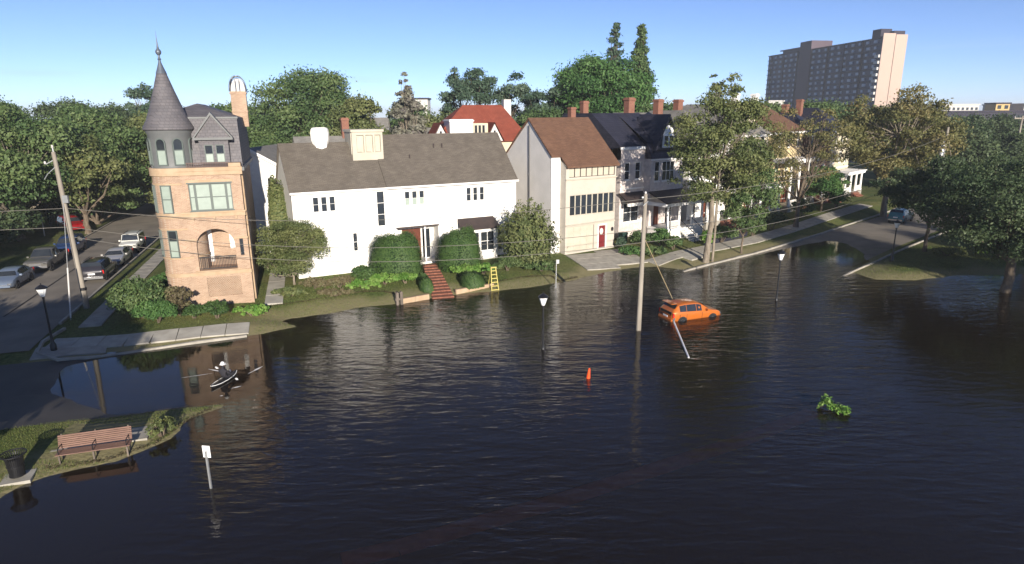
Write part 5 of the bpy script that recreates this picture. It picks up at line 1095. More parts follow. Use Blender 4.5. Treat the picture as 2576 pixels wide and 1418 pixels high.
grass('grass', [(29, 60, 50, 63)], 26000, .12, 302, 'rough grass on the right bank')

# ------------------------------------------------------------------ front garden of the white house: low wall, brick steps, ladder, posts
def to_local(o, x, y): return (x, y)
WL = empty('garden_wall', (-8.3, 45.0, 0), azr(57.5), 'low peach-coloured garden wall at the water before the white house', 'wall'); ZB[WL.name] = 0
for k in range(7):
    if k in (2, 3): continue
    b = MB(); b.box(k*1.15, k*1.15+1.13, -.12, .12, -.35, .38+.01*(k % 2)); b.build('coping_block', M['brick_paver'] if False else M['sandstone'], WL)
FS = empty('front_steps', (-5.3, 46.5, 0), azr(75), 'red brick front steps climbing from the water to the white house', 'steps'); ZB[FS.name] = 0
for k in range(12):
    z = .10+.085*k; w_ = .85-.02*k
    for j in range(4):
        b = MB(); b.box(-w_+j*w_/2+.008, -w_+(j+1)*w_/2-.008, -.1+k*.62, .52+k*.62, z-.3, z-.006*((j+k) % 2)); b.build('step', M['brick_paver'], FS, dz=0)
LD = empty('step_ladder', (-1.35, 48.45, -.1), R(20), 'yellow step ladder standing at the water edge', 'ladder')
for s in (-1, 1):
    b = MB(); b.tube([(s*.30, -.05, 0), (s*.19, .38, 1.9)], .04, 6); b.build('front_rail', M['yellow_fibreglass'], LD)
    b = MB(); b.tube([(s*.30, .95, 0.05), (s*.19, .42, 1.85)], .032, 6); b.build('rear_rail', M['yellow_fibreglass'], LD)
for k in range(6):
    t = (k+.6)/6.4; b = MB(); hw = .30-.11*t; y = -.05+.43*t; b.box(-hw, hw, y-.06, y+.06, 1.9*t-.03, 1.9*t+.03); b.build('tread', M['yellow_fibreglass'], LD)
b = MB(); b.box(-.24, .24, .28, .52, 1.88, 1.96); b.build('top_cap', M['yellow_fibreglass'], LD)
FP_ = empty('fence_stub', (-8.35, 44.75, -.1), R(30), 'short grey weathered wooden posts left of the garden wall', 'posts')
for x in (-.16, .16):
    b = MB(); b.box(x-.1, x+.1, -.1, .1, 0, 1.0+.08*x); b.prism([(x-.13, 1.0+.08*x), (x+.13, 1.0+.08*x), (x, 1.12+.08*x)], -.13, .13, 'y'); b.build('post', M['weathered_wood'], FP_)
b = MB(); b.box(-.3, .3, -.02, .08, .45, .6); b.build('rail', M['weathered_wood'], FP_)
SP = empty('marker_post', (3.55, 49.2, -.3), 0, 'slim pale post standing in the water before the feathery shrub', 'post')
b = MB(); b.tube([(0, 0, 0), (.02, 0, 2.6)], .035, 8); b.build('shaft', M['galvanized'], SP)
b = MB(); b.box(-.0, .24, -.02, .02, 2.3, 2.62); b.build('plate', M['galvanized'], SP)
BN = empty('wheelie_bin', (11.5, 64.1, h1(11.5, 64.1)), R(30), 'dark green wheeled bin beside the garage house', 'bin')
b = MB(); b.add([(-.25, -.28, .06), (.25, -.28, .06), (.25, .26, .06), (-.25, .26, .06), (-.33, -.38, 1.0), (.33, -.38, 1.0), (.33, .34, 1.0), (-.33, .34, 1.0)], [(0,3,2,1),(4,5,6,7),(0,1,5,4),(1,2,6,5),(2,3,7,6),(3,0,4,7)]); b.build('body', M['bin_green'], BN)
b = MB(); b.prism([(-.4, 1.0), (.38, 1.0), (.36, 1.1), (-.3, 1.12)], -.36, .36, 'x'); b.build('lid', M['bin_green'], BN)
for s in (-1, 1):
    b = MB(); b.lathe([(.1, -.03), (.1, .03)], 0, 0, 12); o = b.build('wheel', M['tyre'], BN); o.rotation_euler = (0, R(90), 0); o.location = (s*.28, .3, .1)

# ------------------------------------------------------------------ lamps, poles, wires
def lamp(loc, zb, h, label):
    o = empty('street_lamp', (loc[0], loc[1], zb), 0, label, 'street lamp', 'flood street lamps')
    b = MB(); b.lathe([(.17, 0), (.17, .35), (.10, .5), (.075, .7), (.06, 1.0), (.05, h-.75), (.075, h-.72), (.05, h-.66), (.09, h-.6)], 0, 0, 10); b.build('post', M['lamp_black'], o, smooth=True)
    b = MB(); b.lathe([(.10, h-.6), (.14, h-.5), (.25, h-.17), (.26, h-.12)], 0, 0, 8); b.build('lantern_glass', M['lamp_glass'], o)
    b = MB(); b.lathe([(.30, h-.12), (.31, h-.07), (.22, h+.0), (.12, h+.07), (.03, h+.12), (.03, h+.2)], 0, 0, 12); b.build('lantern_cap', M['lamp_black'], o, smooth=True)
    return o
lamp((1.82, 35.34), -.5, 3.85, 'street lamp standing alone in the middle of the flood')
lamp((19.78, 45.2), -.5, 4.2, 'street lamp in the flood right of the orange car')
lamp((35.22, 56.9), h1(35.2, 56.9), 3.75, 'street lamp on the grass spit by the far street')
lamp((-27.08, 34.98), h1(-27.08, 34.98)+.05, 3.9, 'street lamp at the dark street corner on the left')

def pole(name, x, y, zb, h, r0, r1, label, lean=(0, 0)):
    o = empty(name, (x, y, zb), 0, label, 'utility pole'); b = MB(); b.tube([(lean[0]*t, lean[1]*t, h*t) for t in (0, .3, .65, 1)], [r0, r0*.93, (r0+r1)/2, r1], 12); b.build('shaft', M['pole_wood'], o, smooth=True); return o
PLz = h1(-30.5, 43.2)
P1 = pole('utility_pole', -30.49, 43.23, PLz, 11.0, .19, .13, 'leaning grey wooden utility pole beside the left street', (-.3, 0))
b = MB(); b.tube([(-.3, 0, 10.95), (-.3, 0, 11.25)], .05, 6); b.tube([(-.28, -.1, 10.0), (-.75, -.3, 9.55), (-1.0, -.35, 9.2)], .025, 5); b.tube([(-.28, 0, 10.5), (-.8, -.2, 10.2)], .03, 5); b.build('bracket', M['galvanized'], P1)
for k in range(2): b = MB(); b.lathe([(.03, 11.25), (.08, 11.3), (.05, 11.36), (.08, 11.4), (.03, 11.46)] if k == 0 else [(.03, 10.2), (.07, 10.25), (.07, 10.35), (.03, 10.4)], -.3 if k == 0 else -.85, 0 if k == 0 else -.2, 8); b.build('insulator', M['far_pale'], P1)
b = MB(); b.box(-.1, .28, -.3, -.16, 7.6, 8.1); b.build('meter_box', M['galvanized'], P1)
b = MB(); b.lathe([(.21, 1.35), (.21, 1.55)], 0, 0, 12); b.build('steel_band', M['iron'], P1)
GW = empty('guy_wire', (-29.8, 40.5, h1(-29.8, 40.5)), 0, 'guy wire with pale guard running down beside the leaning pole', 'wire')
tpv = Vector((-30.49-.22+29.8, 43.23-40.5, PLz+8.0-h1(-29.8, 40.5)))
b = MB(); b.tube([(0, 0, 0), tpv], .018, 5); b.build('cable', M['galvanized'], GW)
b = MB(); b.tube([tpv*.02, tpv*.42], .05, 8); b.build('guard', M['far_pale'], GW)
P2 = pole('utility_pole', 8.17, 38.66, -.5, 9.3, .17, .12, 'wooden utility pole standing in the flood left of the orange car', (.05, 0))
b = MB(); b.box(-.16, .16, -.05, .05, 9.05, 9.15); b.tube([(-.1, -.15, 8.6), (.2, -.2, 8.9)], .03, 5); b.build('bracket', M['galvanized'], P2)
b = MB(); b.lathe([(.04, 9.3), (.08, 9.36), (.04, 9.46)], .05, 0, 8); b.build('insulator', M['far_pale'], P2)
P3 = pole('utility_pole', 52.2, 77.3, h1(52.2, 77.3), 11.6, .2, .14, 'utility pole with a grey transformer can on the right', (0, 0))
b = MB(); b.lathe([(.3, 8.2), (.36, 8.25), (.36, 9.6), (.30, 9.7), (.1, 9.8)], -.45, -.1, 14); b.lathe([(.05, 9.7), (.08, 9.8), (.04, 10.0)], -.45, -.3, 8); b.build('transformer', M['galvanized'], P3, smooth=True)
b = MB(); b.tube([(0, 0, 11.2), (1.5, .6, 7.6)], .03, 5); b.build('brace_cable', M['pole_wood'], P3)
P4 = pole('utility_pole', 85.0, 108.0, .4, 12.5, .2, .15, 'far utility pole with a crossarm on the right skyline')
b = MB(); b.box(-1.3, 1.3, -.08, .08, 12.0, 12.2); b.build('crossarm', M['pole_wood'], P4)
for s in (-1, 1): b = MB(); b.lathe([(.04, 12.2), (.09, 12.26), (.04, 12.4)], s*1.2, 0, 6); b.build('insulator', M['far_pale'], P4)
def wire(name, a, b_, sag, label, r=.018, m_='wire'):
    a = Vector(a); b_ = Vector(b_); pts = []
    for k in range(21):
        t = k/20; p = a.lerp(b_, t); p.z -= sag*4*t*(1-t); pts.append(p)
    mb = MB(); mb.tube([p-a for p in pts], r, 5); o = mb.build(name, M[m_]); o.location = a
    return tag(o, label, 'wire')
for k, (z1, z2, z3, sg) in enumerate([(7.2, 8.6, 10.6, 1.1), (5.9, 6.7, 8.0, 1.3), (5.2, 5.9, 7.2, 1.5)]):
    nm = ['highest', 'middle', 'lowest'][k]
    wire('overhead_wire', (-30.6, 43.2, PLz+z1), (8.2, 38.6, z2-.1), sg, nm+' overhead wire between the left pole and the pole in the flood')
    wire('overhead_wire', (8.2, 38.6, z2-.1), (52.2, 77.2, z3+.3), sg, nm+' overhead wire between the pole in the flood and the transformer pole')
    if k < 2: wire('overhead_wire', (-75, 41, 7.8-1.1*k), (-30.6, 43.2, PLz+z1), .5, nm+' overhead wire running left from the left pole')
wire('guy_cable', (8.2, 38.7, 6.2), (11.9, 43.6, .0), .0, 'thin guy cable slanting down behind the orange car', .02, 'yellow_cream')

# ------------------------------------------------------------------ signs, cone, broken pole
SG = empty('road_sign', (-11.39, 20.97, -.5), R(-8), 'small white road sign seen from behind in the near flood', 'sign')
b = MB(); b.box(-.035, .035, -.03, .03, 0, 2.05); b.build('post', M['galvanized'], SG)
b = MB(); b.box(-.15, .15, .032, .044, 1.78, 2.26); b.build('plate', M['reflective_white'], SG)
CN = empty('traffic_cone', (3.98, 31.05, -.35), R(10), 'orange traffic cone half sunk in the middle of the flood', 'traffic cone'); CN.rotation_euler = (R(4), R(5), 0)
b = MB(); b.box(-.2, .2, -.2, .2, 0, .04); b.build('base', M['orange_plastic'], CN)
b = MB(); b.lathe([(.15, .04), (.115, .3), (.10, .42), (.085, .56), (.05, .85), (.035, .92), (.02, .93)], 0, 0, 14); b.build('body', M['orange_plastic'], CN, smooth=True)
BP = empty('fallen_post', (10.11, 33.8, -.02), 0, 'fallen white post floating from the orange car towards the camera', 'post')
b = MB(); b.tube([(0, 0, .02), (.58, 5.95, .30)], .055, 8); b.build('shaft', M['reflective_white'], BP)
b = MB(); b.tube([(.52, 5.6, .3), (.66, 5.97, .42)], .06, 6); b.build('bracket', M['galvanized'], BP)

# ------------------------------------------------------------------ bench and litter bin on the near bank
zb_ = h1(-17, 23.6)
PD = empty('bench_pad', (-17.6, 24.3, zb_), azr(72), None); tag(PD, kind='structure')
for k in range(3):
    b = MB(); b.box(-1.75+k*1.2, -.58+k*1.2, -.35, .9, -.15, .07); b.build('slab', M['concrete'], PD, dz=0)
BE = empty('park_bench', (-17.1, 23.15, zb_-.05), azr(72), 'long wooden slatted park bench facing the water', 'bench')
for k in range(7):
    b = MB(); z = .5+.075*k; y = .28+.022*k; b.box(-1.32, 1.32, y-.016, y+.016, z, z+.062); b.build('back_slat', M['bench_wood'], BE)
for k in range(5):
    b = MB(); y = -.22+.1*k; b.box(-1.32, 1.32, y, y+.085, .41, .445); b.build('seat_slat', M['bench_wood'], BE)
for u in (-1.2, 0, 1.2):
    b = MB(); b.box(u-.03, u+.03, -.2, -.14, -.2, .408); b.box(u-.03, u+.03, .2, .26, -.2, .408); b.box(u-.028, u+.028, -.2, .26, .36, .406)
    b.add([(u-.025, .30, .4), (u+.025, .30, .4), (u+.025, .36, .4), (u-.025, .36, .4), (u-.025, .44, 1.05), (u+.025, .44, 1.05), (u+.025, .48, 1.05), (u-.025, .48, 1.05)], [(0,3,2,1),(4,5,6,7),(0,1,5,4),(1,2,6,5),(2,3,7,6),(3,0,4,7)]); b.build('leg', M['weathered_wood'], BE)
for u in (-1.2, 0, 1.2):
    b = MB(); b.tube([(u, -.19, .41), (u, -.17, .64), (u, -.1, .68), (u, .3, .68)], .02, 6); b.build('armrest', M['iron'], BE)
TP = empty('bin_pad', (-19.15, 21.65, h1(-19.15, 21.65)), R(22)); tag(TP, kind='structure')
b = MB(); b.box(-.5, .5, -.45, .45, -.12, .06); b.build('slab', M['light_concrete'], TP, dz=0)
LB = empty('litter_bin', (-19.15, 21.65, h1(-19.15, 21.65)+.06), 0, 'black slatted litter bin with flared rim beside the bench', 'litter bin')
sl = None
for k in range(28):
    a = 2*math.pi*k/28
    if sl is None:
        b = MB(); pr = [(.24, .06), (.27, .5), (.30, .82), (.35, .92), (.42, .98)]
        for (r0, z0), (r1, z1) in zip(pr[:-1], pr[1:]):
            b.add([(r0, -.02, z0), (r0, .02, z0), (r1, .02, z1), (r1, -.02, z1), (r0-.012, -.02, z0), (r0-.012, .02, z0), (r1-.012, .02, z1), (r1-.012, -.02, z1)], [(0,1,2,3),(7,6,5,4),(0,3,7,4),(1,5,6,2)])
        o = b.build('slat', M['iron'], LB); sl = o.data
    else:
        o = bpy.data.objects.new('slat', sl); col.objects.link(o); o.parent = LB
    o.rotation_euler = (0, 0, a)
b = MB()
for r, z in ((.25, .1), (.275, .5), (.425, .985)): b.lathe([(r-.02, z-.02), (r+.015, z-.02), (r+.015, z+.02), (r-.02, z+.02), (r-.02, z-.02)], 0, 0, 28, cap=False)
b.each('hoop', M['iron'], LB)
b = MB(); b.lathe([(.22, .05), (.24, .45), (.255, .8), (.25, .8), (.235, .45), (.2, .09)], 0, 0, 20); b.build('liner', M['plastic_dark'], LB, smooth=True)

# ------------------------------------------------------------------ vehicles
def car(name, loc, zb, heading, paint, label, kind='hatch', group=None, tilt=(0, 0)):
    """heading: azimuth the nose points to. Local x forward, y left."""
    o = empty(name, (loc[0], loc[1], zb), azr(heading), label, 'pickup truck' if kind == 'pickup' else 'car', group)
    if tilt != (0, 0): o.rotation_euler = (R(tilt[0]), R(tilt[1]), azr(heading))
    spec = {  # stations: x, half width, bottom, belt, roof z (=belt for bonnet/boot), roof half width ; wheels x front/rear, wheel r
     'hatch': ([(-2.02,.70,.38,.78,.80,.60),(-1.95,.80,.30,.95,.98,.68),(-1.80,.84,.26,1.0,1.18,.64),(-1.45,.86,.24,1.0,1.46,.60),(-.9,.87,.22,.98,1.53,.60),(-.1,.87,.22,.95,1.52,.60),(.35,.87,.22,.94,1.42,.60),(.95,.86,.22,.93,1.03,.70),(1.15,.86,.22,.93,.95,.74),(1.6,.84,.24,.86,.88,.72),(1.9,.78,.30,.74,.76,.64),(2.02,.68,.36,.60,.62,.55)], 1.25,-1.22,.30),
     'sedan': ([(-2.3,.74,.36,.80,.82,.62),(-2.2,.82,.30,.98,1.0,.70),(-1.75,.87,.25,1.0,1.05,.72),(-1.1,.88,.22,.98,1.40,.58),(-.5,.88,.22,.96,1.45,.58),(.1,.88,.22,.95,1.43,.58),(.5,.88,.22,.94,1.30,.60),(1.05,.87,.22,.93,.98,.72),(1.3,.87,.22,.92,.94,.76),(1.9,.84,.26,.80,.83,.72),(2.2,.78,.32,.68,.7,.62),(2.3,.70,.38,.56,.58,.55)], 1.38,-1.35,.31),
     'suv': ([(-2.25,.80,.42,.95,.98,.66),(-2.18,.86,.36,1.08,1.12,.74),(-2.05,.90,.32,1.1,1.35,.72),(-1.85,.91,.30,1.1,1.68,.68),(-1.0,.92,.28,1.08,1.74,.68),(0,.92,.28,1.06,1.73,.68),(.5,.92,.28,1.05,1.60,.68),(1.05,.91,.28,1.04,1.14,.76),(1.3,.91,.28,1.03,1.07,.80),(1.9,.88,.32,.95,.98,.76),(2.2,.82,.38,.80,.82,.68),(2.28,.74,.44,.66,.68,.6)], 1.4,-1.38,.36),
     'jeep': ([(-2.0,.80,.50,1.0,1.02,.76),(-1.95,.86,.46,1.08,1.75,.74),(-1.0,.87,.44,1.08,1.82,.74),(.0,.87,.44,1.08,1.82,.74),(.35,.87,.44,1.08,1.78,.72),(.62,.86,.44,1.08,1.14,.78),(.8,.84,.46,1.06,1.09,.76),(1.6,.80,.48,1.02,1.05,.72),(1.85,.78,.5,.98,1.0,.70),(1.92,.74,.54,.9,.92,.66)], 1.25,-1.2,.40),
     'pickup': ([(-2.85,.86,.55,1.0,1.02,.84),(-2.8,.92,.5,1.12,1.14,.88),(-.75,.94,.42,1.12,1.14,.88),(-.70,.94,.42,1.14,1.2,.78),(-.55,.94,.42,1.14,1.80,.70),(.1,.95,.42,1.13,1.86,.70),(.6,.95,.42,1.12,1.80,.70),(1.25,.95,.42,1.12,1.2,.80),(1.4,.95,.42,1.12,1.16,.84),(2.3,.94,.45,1.08,1.12,.84),(2.7,.92,.5,1.02,1.05,.82),(2.8,.88,.55,.92,.94,.76)], 1.85,-1.75,.40)}[kind]
    S, xf, xr, wr = spec; b = MB(); rows = []
    for x, w, zb0, zt, zr, rw in S:
        h_ = zt-zb0; rows.append([(x, w*.86, zb0), (x, w*.97, zb0+h_*.18), (x, w, zb0+h_*.5), (x, w*.985, zb0+h_*.85), (x, w*.95, zt), (x, rw+(w*.95-rw)*.12, zt+(zr-zt)*.9), (x, rw*.86, zr), (x, rw*.45, zr+.012+.01*(zr-zt)), (x, 0, zr+.02)])
    k = 17; vs = []
    for r in rows: vs += r + [(x, -y, z) for x, y, z in r[-2::-1]]
    fs = []
    for i in range(len(rows)-1):
        for j in range(k-1): fs.append((i*k+j, i*k+j+1, (i+1)*k+j+1, (i+1)*k+j))
    fs.append(tuple(range(k))[::-1]); fs.append(tuple((len(rows)-1)*k+j for j in range(k)))
    fs += [((i+1)*k, (i+1)*k+k-1, i*k+k-1, i*k) for i in range(len(rows)-1)]
    b.add(vs, fs); b.build('body', paint, o, smooth=True)
    # glazing: built from the same stations, set 12 mm proud
    cab = [i for i, s in enumerate(S) if s[4]-s[3] > .3]; i0, i1 = cab[0], cab[-1]
    def gp(i, t, s, e=.012):      # point between belt (t=0) and roof (t=1)
        a, c = Vector(rows[i][4]), Vector(rows[i][5]); p = a.lerp(c, t); p.y = (p.y+e); return (p.x, p.y*s, p.z)
    for s in (1, -1):
        for n_, (ia, ib) in enumerate([(i, i+1) for i in range(i0, i1)]):
            b = MB(); A, B, C2, D2 = Vector(gp(ia, .04, s)), Vector(gp(ib, .04, s)), Vector(gp(ib, .92, s)), Vector(gp(ia, .92, s)); ins = .018
            dx = (B-A).normalized()*ins; b.quad(A+dx, B-dx, C2-dx, D2+dx) if s < 0 else b.quad(B-dx, A+dx, D2+dx, C2-dx); b.build('side_window', M['glass'], o)
    def screen(i, j, name):       # sloping screens between stations i (high) and j (low)
        hi, lo = S[i], S[j]; d = .02 if j > i else -.02; b = MB()
        q = [(lo[0]-(lo[0]-hi[0])*.02+d, sg*(lo[1]*.86), lo[4]+(hi[4]-lo[4])*.06+.03) for sg in (1, -1)] + [(hi[0]+(lo[0]-hi[0])*.10+d, sg*hi[5]*.9, hi[4]-(hi[4]-lo[4])*.07+.03) for sg in (-1, 1)]
        if j > i: q = q[::-1]
        b.quad(*q); b.build(name, M['glass'], o)
    screen(i1, i1+1, 'windscreen'); screen(i0, max(i0-1, 0), 'rear_window')
    xr_, xf_ = S[0][0], S[-1][0]
    for s in (1, -1):
        b = MB(); b.box(xr_-.012+.05, xr_+.14, s*S[1][1]*.97-.06, s*S[1][1]*.97+.06, S[1][3]-.30, S[1][3]-.02); b.build('tail_light', M['tail_red'], o)
        b = MB(); w_ = S[-2][1]*.80; z_ = S[-2][3]-.12; b.box(S[-2][0]-.03, xf_-.0, s*w_-.13, s*w_+.13, z_-.07, z_+.08); b.build('headlight', M['chrome'], o)
        b = MB(); iw = i1+1; x_ = S[iw][0]-.25; b.box(x_-.06, x_+.06, s*(S[iw][1]+.03), s*(S[iw][1]+.20), S[iw][3]+.02, S[iw][3]+.16); b.build('mirror', paint, o)
    b = MB(); b.box(xf_-.02, xf_+.02, -.45, .45, S[-1][2]+.06, S[-1][3]-.02); b.build('grille', M['chrome'] if kind in ('pickup', 'sedan') else M['plastic_dark'], o)
    b = MB(); b.box(xf_-.18, xf_+.06, -S[-1][1]*.98, S[-1][1]*.98, S[-1][2]-.04, S[-1][2]+.12); b.build('front_bumper', M['chrome'] if kind == 'pickup' else (M['plastic_dark'] if kind == 'jeep' else paint), o)
    b = MB(); b.box(xr_-.06, xr_+.16, -S[1][1]*.93, S[1][1]*.93, S[0][2]-.04, S[0][2]+.14); b.build('rear_bumper', M['chrome'] if kind in ('pickup', 'suv') else paint, o)
    b = MB(); b.box(xr_-.022, xr_-.0, -.25, .25, S[0][3]-.22, S[0][3]-.10); b.build('number_plate', M['reflective_white'], o)
    for x in (xf, xr):
        for s in (1, -1):
            wy = S[5][1]-.09
            b = MB(); b.lathe([(wr+.07, -.02), (wr+.07, .0)], 0, 0, 24); a_ = b.build('wheel_arch', M['plastic_dark'], o); a_.rotation_euler = (R(-90*s), 0, 0); a_.location = (x, s*(S[5][1]+.006), wr+.02)
            b = MB(); b.lathe([(wr*.62, -.10), (wr*.96, -.10), (wr, -.06), (wr, .06), (wr*.96, .10), (wr*.62, .10)], 0, 0, 22); w0 = b.build('wheel', M['tyre'], o, smooth=True); w0.rotation_euler = (R(-90*s), 0, 0); w0.location = (x, s*wy, wr)
            b = MB(); b.lathe([(wr*.62, .09), (wr*.58, .105), (wr*.2, .08), (.02, .10)], 0, 0, 16, cap=False); b.build('rim', M['chrome'], w0, dz=0, smooth=True)
    for s in (1, -1):      # door seams, handles, dark sill
        yb_ = S[5][1]+.004
        for x_ in ((i0, i1) if kind == 'pickup' else (i0, (i0+i1)//2, i1)):
            xs = S[x_][0]; b = MB(); b.box(xs-.008, xs+.008, s*yb_-.006, s*yb_+.006, S[5][2]+.12, S[5][3]-.1); b.build('door_seam', M['plastic_dark'], o)
            if x_ != i0: b = MB(); b.box(xs-.55, xs-.38, s*yb_-.012, s*yb_+.016, S[5][3]-.2, S[5][3]-.165); b.build('door_handle', M['plastic_dark'] if kind != 'hatch' else paint, o)
        b = MB(); b.box(xr+wr+.1, xf-wr-.1, s*(yb_-.03)-.02, s*(yb_-.03)+.02, S[5][2]-.01, S[5][2]+.1); b.build('sill', M['plastic_dark'], o)
    if kind == 'hatch':
        b = MB(); b.box(xr_+.0, xr_+.08, -.64, .64, .56, .98); b.build('tailgate_shade', M['plastic_dark'], o)  # dark panel put on to stand for the shade over the car's rear
    if kind == 'pickup':
        b = MB(); b.box(-2.7, -.8, -.78, .78, 1.142, 1.175); b.build('bed_cover', M['plastic_dark'], o)
    if kind == 'hatch':
        b = MB(); b.box(xr_+.03, xr_+.5, -.55, .55, 1.50, 1.54); b.build('spoiler', paint, o)
    if kind in ('suv', 'jeep'):
        b = MB(); [b.tube([(-1.7, s*.6, S[4][4]+.06), (.2, s*.6, S[4][4]+.06)], .025, 6) for s in (1, -1)]; b.build('roof_rail', M['plastic_dark'], o)
    if kind == 'jeep':
        b = MB(); b.lathe([(.2, -.1), (.36, -.1), (.38, 0), (.36, .1), (.2, .1)], 0, 0, 20); w0 = b.build('spare_wheel', M['tyre'], o); w0.rotation_euler = (0, R(90), 0); w0.location = (-2.08, 0, 1.05)
    return o
car('car', (12.35, 41.75), -.42, 69, M['car_orange'], 'orange hatchback stranded in the flood up to its sills', 'hatch', tilt=(0, 1.2))
CG = 'cars parked on the left street'
def lcar(t, q, *a, **k):
    x, y = along(LS_P, LS_D, t); x += LS_D[1]*q; y -= LS_D[0]*q; return car('car' if a[3] != 'pickup' else 'pickup_truck', (x, y), h1(x, y)+.03, a[0], a[1], a[2], a[3], group=CG)
lcar(10.6, -3.7, 162, M['car_grey'], 'grey pickup truck with bright chrome front on the left of the street', 'pickup')
lcar(4.0, -4.1, 162, M['car_paleblue'], 'pale blue-grey car cut by the left edge of the picture', 'sedan')
lcar(17.2, -3.8, 162, M['car_blue'], 'dark blue car behind the grey pickup truck', 'suv')
lcar(4.6, 2.0, -18, M['car_black'], 'black car with red tail light nearest the leaning pole', 'suv')
lcar(10.2, 2.0, 162, M['car_silver'], 'silver car parked between the black car and the white four-wheel drive', 'sedan')
lcar(16.2, 1.95, 162, M['car_white'], 'white boxy four-wheel drive at the turret house', 'jeep')
car('car', (-52.6, 74.5), h1(-52.6, 74.5)+.03, 130, M['car_red'], 'red car half hidden under the left street tree', 'suv', group=CG)
car('car', (-42.6, 78.5), h1(-42.6, 78.5)+.03, -18, M['car_black'], 'dark car far up the left street under the trees', 'suv', group=CG)
car('car', (49.0, 78.6), h1(49, 78.6)+.03, 47, M['car_teal'], 'teal car parked in the shade of the right street', 'suv')
MP = empty('parking_post', (-52.6, 70.0, h1(-52.6, 70)), 0, 'pale slim post beside the pale tree trunk', 'post'); b = MB(); b.tube([(0, 0, 0), (0, 0, 2.4)], .06, 8); b.build('shaft', M['far_pale'], MP); b = MB(); b.box(-.2, .2, -.08, -.06, 1.9, 2.4); b.build('plate', M['far_pale'], MP)

# ------------------------------------------------------------------ kayaker in the flooded street
KY = empty('kayak', (-15.3, 31.0, 0), azr(12), 'dark kayak with glints put on as white gunwales in the flooded street corner', 'kayak')
b = MB(); st_ = [(-1.6, .02, .16), (-1.3, .14, .12), (-.8, .25, .1), (0, .30, .09), (.8, .25, .1), (1.3, .14, .12), (1.6, .02, .17)]; vs = []
for x, w, z in st_: vs += [(x, 0, -.10 if abs(x) < 1.5 else .04), (x, w*.75, -.05 if abs(x) < 1.5 else .06), (x, w, z), (x, w*.5, z+.05), (x, 0, z+.07), (x, -w*.5, z+.05), (x, -w, z), (x, -w*.75, -.05 if abs(x) < 1.5 else .06)]
b.add(vs, [(i*8+j, i*8+(j+1) % 8, (i+1)*8+(j+1) % 8, (i+1)*8+j) for i in range(6) for j in range(8)]); b.build('hull', M['lamp_black'], KY, smooth=True)
for s in (1, -1):
    b = MB(); b.tube([(x, s*(w+.01), z+.01) for x, w, z in st_], .02, 6); b.build('gunwale', M['kayak_white'], KY)  # glints along the hull put in as white colour
b = MB(); b.lathe([(.24, .15), (.27, .2), (.24, .19)], -.15, 0, 18, sx=1.6, cap=False); b.build('cockpit_rim', M['plastic_dark'], KY)
PE = empty('person', (-15.32, 31.0, 0), azr(12), 'person in dark clothes and white hat paddling the kayak', 'person')
def skinned(name, verts, edges, radii, m_, parent, root=0):
    me = bpy.data.meshes.new(name); me.from_pydata(verts, edges, []); o = bpy.data.objects.new(name, me); col.objects.link(o); o.parent = parent; me.materials.append(m_)
    md = o.modifiers.new('skin', 'SKIN'); md.use_smooth_shade = True
    for i, r in enumerate(radii): me.skin_vertices[0].data[i].radius = (r, r) if not isinstance(r, tuple) else r
    me.skin_vertices[0].data[root].use_root = True; o.modifiers.new('sub', 'SUBSURF').levels = 1; o.modifiers['sub'].render_levels = 2; return o
pv = [(0, 0, .14), (-.02, 0, .34), (0, 0, .55), (.02, 0, .66), (.04, 0, .74), (.05, 0, .84), (.05, 0, .93),
      (0, .19, .58), (.12, .30, .40), (.36, .25, .42), (.45, .23, .44), (0, -.19, .58), (.12, -.30, .40), (.36, -.25, .36), (.45, -.23, .36),
      (.35, .1, .16), (.7, .12, .22), (.35, -.1, .16), (.7, -.12, .22)]
pe = [(0, 1), (1, 2), (2, 3), (3, 4), (4, 5), (5, 6), (2, 7), (7, 8), (8, 9), (9, 10), (2, 11), (11, 12), (12, 13), (13, 14), (0, 15), (15, 16), (0, 17), (17, 18)]
pr = [(.15, .12), (.14, .11), (.15, .11), .07, .055, .095, .085, .07, .05, .042, .04, .07, .05, .042, .04, .085, .07, .085, .07]
skinned('body', pv, pe, pr, M['dark_cloth'], PE)
b = MB(); b.lathe([(.10, -.07), (.105, .0), (.09, .06), (.05, .1), (.01, .115)], 0, 0, 16); o = b.build('hat', M['kayak_white'], PE, dz=0, smooth=True); o.location = (.05, 0, .96)
b = MB(); b.lathe([(.1, 0), (.17, -.01), (.17, -.02), (.1, -.02)], .05, 0, 18); o = b.build('hat_brim', M['kayak_white'], PE, dz=0); o.location = (.02, 0, .93)
b = MB(); b.lathe([(.02, -.1), (.075, -.06), (.09, .0), (.08, .06), (.03, .1)], 0, 0, 14); o = b.build('face', M['skin'], PE, dz=0, smooth=True); o.location = (.085, 0, .84); o.scale = (.85, .85, .9)
KP = empty('paddle', (-15.3, 31.0, 0), azr(12), 'white bladed paddle held by the person in the kayak', 'paddle')
b = MB(); b.tube([(.32, .95, .62), (.32, -.95, .06)], .018, 6); b.build('shaft', M['lamp_black'], KP)
for s, z in ((1, .62), (-1, .06)):
    b = MB(); b.add([(.32, s*.9, z-.02), (.24, s*1.05, z), (.25, s*1.25, z+.06*s), (.32, s*1.32, z+.08*s), (.39, s*1.25, z+.06*s), (.40, s*1.05, z)] + [(.33, s*.9, z+.0), (.25, s*1.05, z+.02), (.26, s*1.25, z+.08*s), (.33, s*1.32, z+.1*s), (.40, s*1.25, z+.08*s), (.41, s*1.05, z+.02)], [(0, 1, 2, 3, 4, 5), (11, 10, 9, 8, 7, 6)] + [(i, (i+1) % 6+6, i+6) for i in range(6)]); b.build('blade', M['kayak_white'], KP)

for o_ in (KY, KP): o_.scale = (.66, .8, .9)
KP.scale = (.8, .5, .9)

